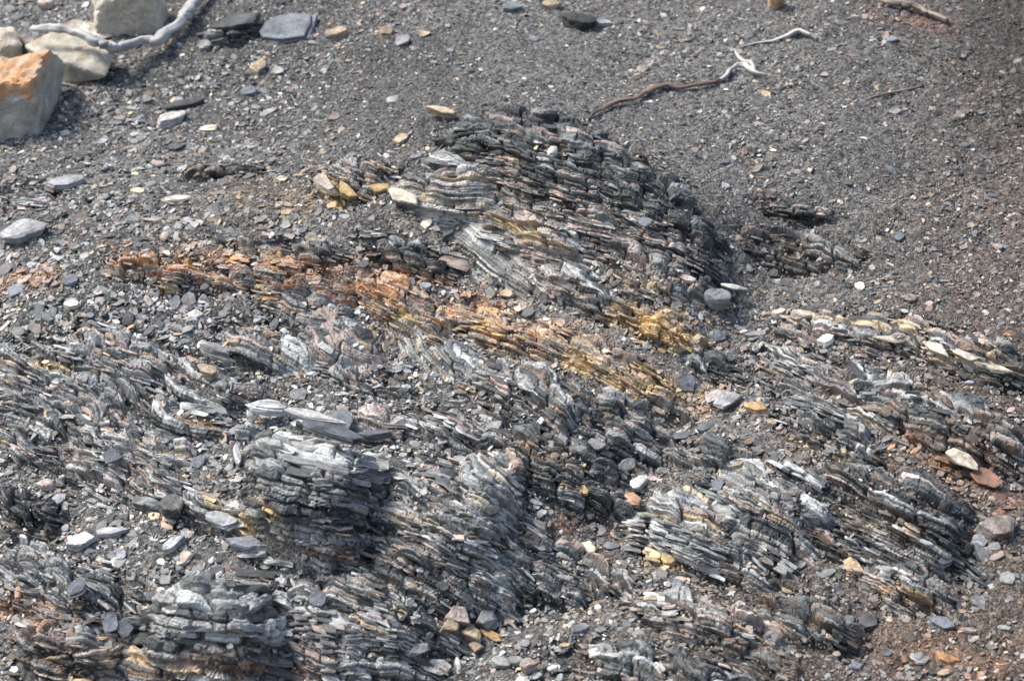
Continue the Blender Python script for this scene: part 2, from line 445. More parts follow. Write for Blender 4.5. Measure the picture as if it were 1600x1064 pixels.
# ------------------------------------------------------------------ materials
def rock_material(name, rough=0.62, lam=1.0, bump=0.35, spec=0.45, grain=1.0):
    m = bpy.data.materials.new(name); m.use_nodes = True
    n = m.node_tree.nodes; l = m.node_tree.links
    b = n['Principled BSDF']
    at_ = n.new('ShaderNodeAttribute'); at_.attribute_name = 'tint'
    bd = n.new('ShaderNodeAttribute'); bd.attribute_name = 'bed'
    mp = n.new('ShaderNodeVectorMath'); mp.operation = 'MULTIPLY'; mp.inputs[1].default_value = (9, 9, 260)
    l.new(bd.outputs['Vector'], mp.inputs[0])
    st = n.new('ShaderNodeTexNoise'); st.inputs['Scale'].default_value = 1.0; st.inputs['Detail'].default_value = 4; st.inputs['Roughness'].default_value = .65
    l.new(mp.outputs[0], st.inputs['Vector'])
    mp2 = n.new('ShaderNodeVectorMath'); mp2.operation = 'MULTIPLY'; mp2.inputs[1].default_value = (1, 1, 2.2)
    l.new(bd.outputs['Vector'], mp2.inputs[0])
    gr = n.new('ShaderNodeTexNoise'); gr.inputs['Scale'].default_value = 70; gr.inputs['Detail'].default_value = 5; gr.inputs['Roughness'].default_value = .7
    l.new(mp2.outputs[0], gr.inputs['Vector'])
    bl = n.new('ShaderNodeTexNoise'); bl.inputs['Scale'].default_value = 14; bl.inputs['Detail'].default_value = 4; bl.inputs['Roughness'].default_value = .6
    l.new(bd.outputs['Vector'], bl.inputs['Vector'])

    def rng(src, lo, hi, f0=.3, f1=.7):
        r = n.new('ShaderNodeMapRange'); r.inputs['From Min'].default_value = f0; r.inputs['From Max'].default_value = f1
        r.inputs['To Min'].default_value = lo; r.inputs['To Max'].default_value = hi
        l.new(src, r.inputs['Value']); return r.outputs[0]

    def mul(a, b_):
        k = n.new('ShaderNodeMath'); k.operation = 'MULTIPLY'; l.new(a, k.inputs[0]); l.new(b_, k.inputs[1]); return k.outputs[0]
    f = mul(mul(rng(st.outputs[0], 1 - .6 * lam, 1 + .8 * lam), rng(gr.outputs[0], 1 - .4 * grain, 1 + .42 * grain)), rng(bl.outputs[0], .7, 1.35))
    sc = n.new('ShaderNodeVectorMath'); sc.operation = 'SCALE'
    l.new(at_.outputs['Color'], sc.inputs[0]); l.new(f, sc.inputs['Scale'])
    l.new(sc.outputs[0], b.inputs['Base Color'])
    ad = n.new('ShaderNodeMath'); ad.operation = 'MULTIPLY_ADD'; ad.inputs[1].default_value = lam * 1.1
    l.new(st.outputs[0], ad.inputs[0]); l.new(gr.outputs[0], ad.inputs[2])
    bp = n.new('ShaderNodeBump'); bp.inputs['Strength'].default_value = bump; bp.inputs['Distance'].default_value = .008
    l.new(ad.outputs[0], bp.inputs['Height']); l.new(bp.outputs[0], b.inputs['Normal'])
    l.new(rng(gr.outputs[0], rough - .12, rough + .2), b.inputs['Roughness'])
    b.inputs['Specular IOR Level'].default_value = spec
    return m


M_SHALE = rock_material('shale', .56, 1.0, .6, .5)
M_CHIP = rock_material('shale_chips', .6, .5, .3, .5)
M_SAND = rock_material('sandstone', .85, .12, .45, .2, .5)


def wood_material(name, c0, c1, rough=.7):
    m = bpy.data.materials.new(name); m.use_nodes = True
    n = m.node_tree.nodes; l = m.node_tree.links; b = n['Principled BSDF']
    bd = n.new('ShaderNodeAttribute'); bd.attribute_name = 'bed'
    mp = n.new('ShaderNodeVectorMath'); mp.operation = 'MULTIPLY'; mp.inputs[1].default_value = (8, 60, 60)
    l.new(bd.outputs['Vector'], mp.inputs[0])
    t = n.new('ShaderNodeTexNoise'); t.inputs['Scale'].default_value = 1; t.inputs['Detail'].default_value = 5; l.new(mp.outputs[0], t.inputs['Vector'])
    cr = n.new('ShaderNodeValToRGB'); cr.color_ramp.elements[0].position = .32; cr.color_ramp.elements[1].position = .62
    cr.color_ramp.elements[0].color = (*c0, 1); cr.color_ramp.elements[1].color = (*c1, 1)
    l.new(t.outputs[0], cr.inputs[0]); l.new(cr.outputs[0], b.inputs['Base Color'])
    bp = n.new('ShaderNodeBump'); bp.inputs['Strength'].default_value = .5; bp.inputs['Distance'].default_value = .004
    l.new(t.outputs[0], bp.inputs['Height']); l.new(bp.outputs[0], b.inputs['Normal'])
    b.inputs['Roughness'].default_value = rough
    return m


def ground_material():
    m = bpy.data.materials.new('fine_gravel_soil'); m.use_nodes = True
    n = m.node_tree.nodes; l = m.node_tree.links; b = n['Principled BSDF']
    at_ = n.new('ShaderNodeAttribute'); at_.attribute_name = 'tint'
    tc = n.new('ShaderNodeTexCoord')
    cols = []; hs = []
    for sc_, lo, hi in ((95, .45, 1.9), (230, .55, 1.6)):
        v = n.new('ShaderNodeTexVoronoi'); v.inputs['Scale'].default_value = sc_; l.new(tc.outputs['Object'], v.inputs['Vector'])
        sx = n.new('ShaderNodeSeparateColor'); l.new(v.outputs['Color'], sx.inputs[0])
        r = n.new('ShaderNodeMapRange'); r.inputs['To Min'].default_value = lo; r.inputs['To Max'].default_value = hi
        l.new(sx.outputs[0], r.inputs['Value']); cols.append(r.outputs[0])
        r2 = n.new('ShaderNodeMath'); r2.operation = 'MULTIPLY'; r2.inputs[1].default_value = 1.0
        l.new(v.outputs['Distance'], r2.inputs[0]); hs.append(r2.outputs[0])
    k = n.new('ShaderNodeMath'); k.operation = 'MULTIPLY'; l.new(cols[0], k.inputs[0]); l.new(cols[1], k.inputs[1])
    sc = n.new('ShaderNodeVectorMath'); sc.operation = 'SCALE'; l.new(at_.outputs['Color'], sc.inputs[0]); l.new(k.outputs[0], sc.inputs['Scale'])
    l.new(sc.outputs[0], b.inputs['Base Color'])
    ad = n.new('ShaderNodeMath'); l.new(hs[0], ad.inputs[0]); l.new(hs[1], ad.inputs[1])
    bp = n.new('ShaderNodeBump'); bp.invert = True; bp.inputs['Strength'].default_value = .8; bp.inputs['Distance'].default_value = .008
    l.new(ad.outputs[0], bp.inputs['Height']); l.new(bp.outputs[0], b.inputs['Normal'])
    b.inputs['Roughness'].default_value = .85; b.inputs['Specular IOR Level'].default_value = .25
    return m


# ------------------------------------------------------------------ ground sheet
def ground():
    def axis(lo, hi, step, far):
        mid = np.arange(lo, hi, step); k = 26
        ext = np.cumsum(step * 1.38 ** np.arange(1, k)); ext = ext[ext < far * 3]
        return np.concatenate([lo - ext[::-1], mid, mid[-1] + ext])
    us = axis(-2.9, 2.9, .011, 60); vs_ = axis(-3.1, 4.1, .011, 60)
    U, V = np.meshgrid(us, vs_)
    inside = F.h(np.clip(U, U0, U1 - .02), np.clip(V, V0, V1 - .02))
    d = np.maximum(np.maximum(np.abs(U) - 3.2, 0), np.maximum(np.maximum(-3.3 - V, V - 4.3), 0))
    w = sstep(0, 3.0, d)
    far = 0.12 * fbm(U * .25, V * .25, seed=5, octaves=4) * np.clip(d, 0, 6)
    Z = inside * (1 - w) + far * w
    # tiny steps and clods
    near = (d <= 0)
    Z = Z + np.where(near, .007 * fbm(U * 30, V * 30, seed=31, octaves=3, gain=.7), 0)
    Z = Z - .038 * (1 - sstep(.85, 1.25, GR(U, V)))
    P = np.stack([U, V, Z], -1).reshape(-1, 3)
    nu, nv = len(us), len(vs_)
    i = np.arange(nu * nv).reshape(nv, nu)
    q = np.stack([i[:-1, :-1], i[:-1, 1:], i[1:, 1:], i[1:, :-1]], -1).reshape(-1)
    nf = (nu - 1) * (nv - 1)
    px, py = project(P)
    base = np.tile(np.array((.116, .114, .110)), (len(P), 1))
    t = fbm(P[:, 0] * 1.7, P[:, 1] * 1.7, seed=41, octaves=4)
    warm = sstep(1450, 1900, px + .55 * py + 90 * t)[:, None]; base = base * (1 - warm) + np.array((.125, .101, .084)) * warm
    base = base * (1 - .55 * sstep(1280, 1620, px) * (1 - sstep(60, 420, py)))[:, None]   # darker soil and the corner vignette, both put into the colour
    base = base * (1 + .25 * t)[:, None]
    patch = .1 + .9 * sstep(-.3, .6, fbm(px / 34, py / 15, seed=88, octaves=3, gain=.7))
    for pts, w_, c, s in STAINS:
        dd = seg_dist(px, py, pts) / (w_ * 1.25)
        kk = (np.exp(-dd * dd) * s * .6 * patch)[:, None]
        base = base * (1 - kk) + c * .8 * kk
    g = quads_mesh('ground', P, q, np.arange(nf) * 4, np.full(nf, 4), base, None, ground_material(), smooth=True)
    tag(g, kind='structure')


ground()


# ------------------------------------------------------------------ bedded blocks
def bed_frame(roll, pitch, yaw=0.0):
    """axes of the beds in the slope frame: a along, b into the hill, s across the beds"""
    fr = np.array([RT, np.cross([0, math.sin(SLOPE), math.cos(SLOPE)], RT), [0, math.sin(SLOPE), math.cos(SLOPE)]], float)  # right, into the hill, vertical
    fr[0] = np.cross(fr[1], fr[2])
    cr, sr = math.cos(R(-roll)), math.sin(R(-roll))
    a = cr * fr[0] + sr * fr[2]; s = -sr * fr[0] + cr * fr[2]
    cp, sp = math.cos(R(pitch)), math.sin(R(pitch))
    b = cp * fr[1] + sp * s; s2 = -sp * fr[1] + cp * s
    return a, b, s2


def blocks_geometry(ijk, T, L, D, O, frame, curv, seed, KC=8):
    """one chiselled bed block per lattice cell; returns corner arrays"""
    a, b, s = frame
    i, j, k = ijk
    n = len(i)
    h = lambda q: hash3(i, j, k, seed + q)
    rowoff = hash3(k, k * 0, k * 0, seed + 90)
    A0 = (i + rowoff + .28 * (h(1) - .5)) * L
    B0 = (j + hash3(k, k * 0 + 5, k * 0, seed + 91) + .28 * (h(2) - .5)) * D
    S0 = (k + .12 * (h(3) - .5)) * T
    hl = L * (.47 + .16 * (h(4) - .4)); hd = D * (.50 + .14 * (h(5) - .4)); ht = T * (.52 + .22 * (h(6) - .55))
    # an 8-point irregular outline
    ang = np.array([-1, 0, 1, 1, 1, 0, -1, -1.]), np.array([-1, -1, -1, 0, 1, 1, 1, 0.])
    rj = np.stack([hash3(i, j, k, seed + 200 + c) for c in range(KC)], 1) - .5
    rk = np.stack([hash3(i, j, k, seed + 220 + c) for c in range(KC)], 1) - .5
    X = (ang[0][None] + .30 * rj) * hl[:, None]
    Y = (ang[1][None] + .34 * rk) * hd[:, None]
    X = X + Y * (h(11) - .5)[:, None] * .7       # skewed, not square
    rings = []
    for (ins, zz) in ((.90, -1), (1.0, -.62), (1.0, .58), (.90, 1)):
        jz = (np.stack([hash3(i, j, k, seed + 300 + c + int(zz * 50)) for c in range(KC)], 1) - .5) * .22
        rings.append((X * ins + (.0 if abs(zz) == 1 else .03) * L * rj, Y * ins, (zz + jz) * ht[:, None]))
    # small individual tilt
    t1 = (h(12) - .5) * .10; t2 = (h(13) - .5) * .10; tw = (h(14) - .5) * .12
    V = []
    for (x, y, z) in rings:
        x2 = x * np.cos(tw)[:, None] - y * np.sin(tw)[:, None]; y2 = x * np.sin(tw)[:, None] + y * np.cos(tw)[:, None]
        z2 = z + t1[:, None] * x2 + t2[:, None] * y2
        V.append(np.stack([x2 + A0[:, None], y2 + B0[:, None], z2 + S0[:, None]], -1))
    q = np.stack(V, 1).reshape(n, -1, 3)           # n, 4*KC, 3 in bed coordinates
    cen = np.stack([A0, B0, S0], -1)
    return q, cen


def bed_to_slope(q, O, frame, curv, seed):
    a, b, s = frame
    A, B, S = q[..., 0], q[..., 1], q[..., 2]
    wob = .022 * noise3(A * 4.0, B * 4.0, S * 3.0, seed + 7) + .008 * noise3(A * 11, B * 11, S * 6, seed + 8)
    S2 = S - curv * A * A * .5 + wob
    B2 = B + .03 * noise3(A * 3, S * 5, B * 2, seed + 9)
    return O + A[..., None] * a + B2[..., None] * b + S2[..., None] * s


M_by_tone = {}
OUTC = {}


def cap(c, m):
    return c * np.minimum(1, m / c.max(1))[:, None]


def solid_rock(o, O, frame, curv, seed, T, L, tone):
    """the sound rock of an outcrop: one worn surface cut into beds by partings and into blocks by joints"""
    cx, cy, rx, ry, rot, h = o[:6]; pitch_ = o[10]
    ext = max(rx, ry) / 400 * 1.6
    y0 = max(ry, rx * abs(math.sin(R(rot))) + ry * .8) / 400 / .5 * 1.35 + .1
    us = np.arange(O[0] - ext, O[0] + ext, .0042); vs_ = np.arange(O[1] - y0 - .2, O[1] + y0 + .25, .0030)
    U, V = np.meshgrid(us, vs_)
    ea, eb = ell(U, V, o)
    r = np.sqrt(ea ** 2 + eb ** 2) + .13 * fbm(U * 3.3, V * 3.3, seed=11, octaves=4, gain=.65) + .10 * noise3(U * 14, V * 14, 0, seed + 31)
    ok = (r < 1.26) & (np.abs(U) < 3.1) & (V > -3.3) & (V < 4.3)
    ins = np.zeros(U.shape, bool)
    Hh = F.h(U, V); N = F.n(U, V)
    P = np.stack([U, V, Hh], -1); D_ = P - O
    A, B, S = D_ @ frame[0], D_ @ frame[1], D_ @ frame[2]
    S = S + curv * A * A * .5 - (.4 if pitch_ > 12 else 1) * (.022 * noise3(A * 4.0, B * 4.0, S * 3.0, seed + 7) + .007 * noise3(A * 11, B * 11, S * 6, seed + 8) + .004 * noise3(A * 30, B * 30, S * 12, seed + 6))
    Tm = T * (1.15 if tone == 'stack' else 1.35)
    jl = .9 if tone == 'stack' else 1.3      # joint spacing in block lengths
    # beds of uneven thickness, grouped in packets between stronger partings
    Sw = S + .35 * T * 3 * noise3(S / T * .31, A * .7, 0, seed + 33)
    kf = Sw / Tm; k = np.floor(kf).astype(int); kp = np.floor(kf / 4.3 + .6 * noise3(A * 2.5, 0, 0, seed + 35)).astype(int)
    Aj = A + .012 * noise3(A * 20, S * 60, B * 20, seed + 36) + .35 * (S)
    i_ = np.floor(Aj / (L * jl) + 7 * hash3(k, k * 0, k * 0, seed + 37)).astype(int)
    ip = np.floor(Aj / (L * jl * 2.1) + 5 * hash3(kp, k * 0, k * 0, seed + 38)).astype(int)
    fk = kf - k; gapk = np.minimum(fk, 1 - fk) * Tm
    fi = Aj / (L * jl) + 7 * hash3(k, k * 0, k * 0, seed + 37) - i_; gapi = np.minimum(fi, 1 - fi) * L * jl
    fp = Aj / (L * jl * 2.1) + 5 * hash3(kp, k * 0, k * 0, seed + 38) - ip; gapp = np.minimum(fp, 1 - fp) * L * jl * 2.1
    hb, hp, hk = hash3(i_, k, k * 0, seed + 40), hash3(ip, kp, k * 0, seed + 41), hash3(k, k * 0, k * 0, seed + 42)
    d = .012 * (hb - .5) * (hb > .35) + .022 * (hk - .5) + .044 * (hp - .6) + .010 * fbm(U * 16, V * 16, seed=seed + 43, octaves=3)
    if tone == 'stack': d = d * 1.3 - .016 * (1 - sstep(0, .0055, gapk)) - .012 * (1 - sstep(0, .006, gapi))
    d = d - .008 * (1 - sstep(0, .0035, gapk)) * (.3 + .7 * (hash3(k, ip, k * 0, seed + 44) > .4))
    d = d - .016 * (1 - sstep(0, .0040, gapi)) * (hb > .45) - .032 * (1 - sstep(0, .008, gapp)) + .010 * (1 - (2 * fp - 1) ** 2 * 1.6) * (hp > .3)
    d = d - .004 + .0025 * noise3(U * 160, V * 160, 0, seed + 45) - .016 * sstep(.85, 1.0, r) - .045 * sstep(1.02, 1.26, r)
    if pitch_ > 12: d = d * .45
    P = P + N * d[..., None]
    ny, nx = U.shape
    idx = np.arange(nx * ny).reshape(ny, nx)
    fm = ok[:-1, :-1] & ok[:-1, 1:] & ok[1:, 1:] & ok[1:, :-1]
    q = np.stack([idx[:-1, :-1], idx[:-1, 1:], idx[1:, 1:], idx[1:, :-1]], -1)[fm]
    usev = np.unique(q); remap = np.zeros(nx * ny, np.int64); remap[usev] = np.arange(len(usev)); q = remap[q]
    f = lambda X: X.reshape(-1)[usev]
    Pv = P.reshape(-1, 3)[usev]
    hkv, hbv, hpv = f(hk), f(hb), f(hp)
    col = pick(tone, np.where(hbv < .62, hash3(f(k), f(k) * 0, f(k) * 0, seed + 63), hash3(f(ip), f(k), f(k) * 0, seed + 46)))
    col = col * ((.84 + .34 * hbv) * (.62 + .8 * hpv))[:, None]
    px, py = project(Pv)
    sn = .5 + .5 * noise3(f(A) * 26, f(S) * 90, f(B) * 10, seed + 47)
    col = cap(col * 1.22, .42)
    col, _ = stain(col, px, py, np.clip(.15 + .8 * (.5 * sn + .5 * hbv), 0, 1), None)
    bed = np.stack([f(A), f(B), f(S)], -1)
    return Pv, q, col, bed


def build_outcrop(idx, o):
    cx, cy, rx, ry, rot, h, T, L, D, roll, pitch, curv, tone, label = o
    seed = 1000 + idx * 37
    if tone != 'stack':
        T, L, D = T * .58, L * .56, D * .6
    else:
        T, L, D = T * .95, L * .8, D * .6
    O = at(cx, cy)
    # most beds dip back into the hill; the smooth sheets (pitch > 12) lie along it
    frame = bed_frame(roll, pitch if pitch > 12 else (-13 if tone == 'stack' else -.55 * pitch - 2))
    mpp = 1 / 400.0
    ext = max(rx, ry) * mpp * 1.25 + h
    nA = int(ext / L) + 2
    nB = int((ext * 1.5 + .1) / D) + 2
    nS = int((ry * mpp * 2.2 + h + rx * mpp * abs(math.sin(R(rot))) + .3) / T) + 2
    Z = (np.arange(-nA, nA + 1), np.arange(-nB, nB + 1), np.arange(-nS, nS + 1))
    I, J, K = [x.ravel() for x in np.meshgrid(*Z, indexing='ij')]
    cen = np.stack([(I + .5) * L, (J + .5) * D, K * T], -1)
    P = bed_to_slope(cen, O, frame, curv, seed)
    keep = (np.abs(P[:, 0]) < 3.1) & (P[:, 1] > -3.3) & (P[:, 1] < 4.2)
    I, J, K, P = I[keep], J[keep], K[keep], P[keep]
    dep = P[:, 2] - F.h(P[:, 0], P[:, 1])
    nz = F.n(P[:, 0], P[:, 1])[:, 2]
    dep = dep * nz
    shell = (dep < .045) & (dep > -.07 - T)
    I, J, K, P, dep = I[shell], J[shell], K[shell], P[shell], dep[shell]
    ea, eb = ell(P[:, 0], P[:, 1], o)
    r = np.sqrt(ea ** 2 + eb ** 2) + .13 * fbm(P[:, 0] * 3.3, P[:, 1] * 3.3, seed=11, octaves=4, gain=.65)
    hk = hash3(K, K * 0, K * 0, seed + 50); hk2 = hash3(K // 3, K * 0, K * 0, seed + 51)
    hijk = hash3(I, J, K, seed + 52)
    big = 1.2 if tone == 'stack' else 1.0
    stick = .4 * T + big * (.012 * (hk - .5) + .018 * (hk2 - .5)) + .012 * (hijk - .5) * big + .012 * noise3(P[:, 0] * 9, P[:, 1] * 9, P[:, 2] * 9, seed)
    edge = r + .25 * (hash3(I, J, K, seed + 53) - .5)
    KC_ = np.floor((K + 2.5 * hash3(I // 3, J * 0, J * 0, seed + 81)) / (8 if tone != 'stack' else 4)).astype(int)
    IC_ = np.floor((I + 1.7 * hash3(KC_, J * 0, J * 0, seed + 82)) / 2.6).astype(int)
    proud = hash3(IC_, KC_, J * 0, seed + 83)
    ok = (dep < stick) & (edge < 1.08) & (hijk > .04) & (dep > -.05) & ((proud > (.25 if tone == 'stack' else .97 if pitch > 12 else .87)) | (hijk > (.985 if pitch > 12 else .965)))
    I, J, K = I[ok], J[ok], K[ok]
    if len(I) == 0: return None
    KC_ = np.floor((K + 2.5 * hash3(I // 3, J * 0, J * 0, seed + 81)) / (8 if tone != 'stack' else 4)).astype(int)
    IC_ = np.floor((I + 1.7 * hash3(KC_, J * 0, J * 0, seed + 82)) / 2.6).astype(int)
    ch1, ch2 = hash3(IC_, KC_, J * 0, seed + 83), hash3(IC_, KC_, J * 0 + 3, seed + 84)
    q, cc = blocks_geometry((I, J, K), T, L, D, O, frame, curv, seed)
    Vt = bed_to_slope(q, O, frame, curv, seed)
    # weathering: what sticks out beyond the rock's face is worn back towards it
    fl = Vt.reshape(-1, 3)
    N_ = F.n(fl[:, 0], fl[:, 1]); dv = (fl[:, 2] - F.h(fl[:, 0], fl[:, 1])) * N_[:, 2]
    hb = hash3(I, J, K, seed + 70); hkk = hash3(K, K * 0, K * 0, seed + 71)
    off = np.repeat((.010 if tone == 'stack' else .006) * (hb - .5) + .012 * (hkk - .5) + .004, Vt.shape[1]) * (1.8 if tone == 'stack' else 1)
    off = off + np.repeat(.034 * (ch1 - .55), Vt.shape[1])
    off = off + .007 * noise3(fl[:, 0] * 22, fl[:, 1] * 22, fl[:, 2] * 22, seed + 72)
    worn = .8 if tone == 'stack' else .9
    N_ = np.repeat(N_.reshape(len(I), -1, 3).mean(1), Vt.shape[1], 0); N_ /= np.linalg.norm(N_, axis=1, keepdims=True)
    tb = N_ - (N_ @ frame[2])[:, None] * frame[2]; tl = np.linalg.norm(tb, axis=1)
    fl = fl - tb / np.maximum(tl, 1e-4)[:, None] * np.minimum(np.clip(dv - off, 0, None) / np.maximum(tl, .25) * worn, 1.3 * D)[:, None]
    Vt = fl.reshape(Vt.shape)
    cP = Vt.mean(1)
    px, py = project(cP)
    hc = hash3(I // 2, J, K, seed + 60); hc2 = hash3(I, J, K, seed + 61); hl = hash3(K, K * 0, K * 0, seed + 62)
    col = pick(tone, np.where((hl < .75) & (hash3(I, J, K, seed + 67) < .85), hash3(K, K * 0, K * 0, seed + 63), hc))
    col = cap(col * ((.95 + .5 * hc2) * (.62 + .95 * ch2))[:, None], .5)
    col, stained = stain(col, px, py, hash3(I, J, K, seed + 65), None)
    n = len(I)
    dep = cP[:, 2] - F.h(cP[:, 0], cP[:, 1])
    sel_seam = stained > .5
    # the largest blocks standing proud are slabs of their own
    nslab = min(16 if tone == 'stack' else 6, n // 3)
    prom = np.where(sel_seam, -1, dep) + (1 - r[ok]) * 0.02
    slabs = np.argsort(-prom)[:nslab] if nslab else np.array([], int)
    main = np.ones(n, bool); main[slabs] = False
    seam = sel_seam & main
    if seam.sum() < 25 or tone in ('rust',): seam[:] = False
    main &= ~seam

    def emit(name, mask, parent=None, loc=None):
        m = np.flatnonzero(mask)
        v = Vt[m].reshape(len(m) * 32, 3); lo, st, tt = prism_topology(len(m), 8, 4)
        c = np.repeat(col[m], 32, 0); bd = (q[m] + np.stack([hc2[m] * .6, hc[m] * .6, hc2[m] * .02], -1)[:, None]).reshape(len(m) * 32, 3)
        if parent is None:
            sv_, sq, sc_, sb = solid_rock(o, O, frame, curv, seed, T, L, tone)
            lo = np.concatenate([lo, sq.ravel() + len(v)]); tt = np.concatenate([tt, np.full(len(sq), 4)])
            st = np.concatenate([[0], np.cumsum(tt)[:-1]])
            v = np.concatenate([v, sv_]); c = np.concatenate([c, sc_]); bd = np.concatenate([bd, sb])
        return quads_mesh(name, v, lo, st, tt, c, bd, M_SHALE, loc, parent)
    base = np.array([O[0], O[1], O[2] - .05])
    root = emit('shale_outcrop', main, None, base)
    tag(root, label, 'rock outcrop', 'shale outcrops on the slope')
    if seam.any():
        emit('mineral_seam', seam, root, base)['label'] = 'stained yellow brown seam'
    for q_ in slabs:
        mk = np.zeros(n, bool); mk[q_] = True
        emit('slab', mk, root, base)
    return root


for idx, o in enumerate(OUT):
    OUTC[idx] = build_outcrop(idx, o)

# ------------------------------------------------------------------ single stones
import bmesh
_ICO = {}


def ico(sub):
    if sub not in _ICO:
        bm = bmesh.new(); bmesh.ops.create_icosphere(bm, subdivisions=sub, radius=1)
        v = np.array([x.co[:] for x in bm.verts]); f = np.array([[q.index for q in p.verts] for p in bm.faces]); bm.free()
        _ICO[sub] = (v / np.linalg.norm(v, axis=1, keepdims=True), f)
    return _ICO[sub]


def local_frame(px, py, rot, face=0.0, lean=0.0):
    """ground point, and axes lying on the ground there: x runs along the photo direction rot"""
    p = at(px, py)
    n = F.n(p[0], p[1]); n0 = np.array([0, 0, 1.0])
    n = n * .45 + n0 * .55
    n = n / np.linalg.norm(n)
    n = n * (1 - face) - FW * face + RT * lean
    n /= np.linalg.norm(n)
    d = RT * math.cos(R(rot)) - UP * math.sin(R(rot))
    x = d - FW * (d @ n) / (FW @ n)
    x /= np.linalg.norm(x)
    y = np.cross(n, x)
    mpp = np.linalg.norm(p - cam_s) / FPX
    return p, x, y, n, mpp


def plate(name, label, cat, px, py, L, Wd, T, rot=0, col=GREY, col2=None, face=0.0, lean=0.0, sides=6, seed=1, sink=.15, lift=0.0, layers=1, group=None, mat=None, **_):
    """a split piece of shale: one to three thin sheets with a snapped outline lying on each other"""
    rs = np.random.default_rng(seed)
    p, x, y, n, mpp = local_frame(px, py, rot, face, lean)
    S = np.array([L * 1.18, Wd * 1.18, T]) * mpp
    nl = max(2, layers + 1)
    K = max(sides + 3, 7)
    th = (np.arange(K) + rs.uniform(-.33, .33, K)) / K * 2 * math.pi
    # snapped outline: a polygon with `sides` straight runs, nicked
    a0 = rs.uniform(0, 6.28); rad = np.full(K, 9.0)
    for q in range(sides):
        a = a0 + (q + rs.uniform(-.25, .25)) * 2 * math.pi / sides; dd = rs.uniform(.68, 1.0)
        c_ = np.cos(th - a); rad = np.minimum(rad, np.where(c_ > .05, dd / np.maximum(c_, .05), 9))
    rad = np.clip(rad, .3, 1.25) * rs.uniform(.88, 1.05, K)
    V, Cc, B = [], [], []
    z0 = -.5
    cuts = np.sort(rs.uniform(.15, .85, nl - 1)); cuts = np.concatenate([[0], cuts, [1]]) - .5
    for l in range(nl):
        shr = rs.uniform(.86, 1.04, K) * (1 - .10 * l * rs.random()); ox, oy = rs.normal(0, .03, 2)
        tint = np.array(col) * rs.uniform(.85, 1.15)
        if col2 is not None and rs.random() < .4: tint = tint * .5 + np.array(col2) * .5
        for ins, zz in ((.97, cuts[l] + .01), (1.0, cuts[l] + .3 * (cuts[l + 1] - cuts[l])), (.99, cuts[l + 1] - .25 * (cuts[l + 1] - cuts[l])), (.95, cuts[l + 1])):
            X = (np.cos(th) * rad * shr * ins * .5 + ox) * S[0]; Y = (np.sin(th) * rad * shr * ins * .5 + oy) * S[1]
            Z = (zz + rs.uniform(-.04, .04, K) / nl) * S[2] + .10 * S[2] * np.cos(th * 2 + seed)
            V.append(np.stack([X, Y, Z], -1)); Cc.append(np.tile(tint, (K, 1))); B.append(np.stack([X, Y, Z], -1) + seed * .017)
    V = np.concatenate(V); Cc = np.concatenate(Cc); B = np.concatenate(B)
    cen = p + n * (S[2] * (.5 - sink) + lift)
    P = cen + V[:, :1] * x + V[:, 1:2] * y + V[:, 2:] * n
    lo, st, tt = prism_topology(nl, K, 4)
    return tag(quads_mesh(name, P, lo, st, tt, Cc, B, mat or M_SHALE, p), label, cat, group)


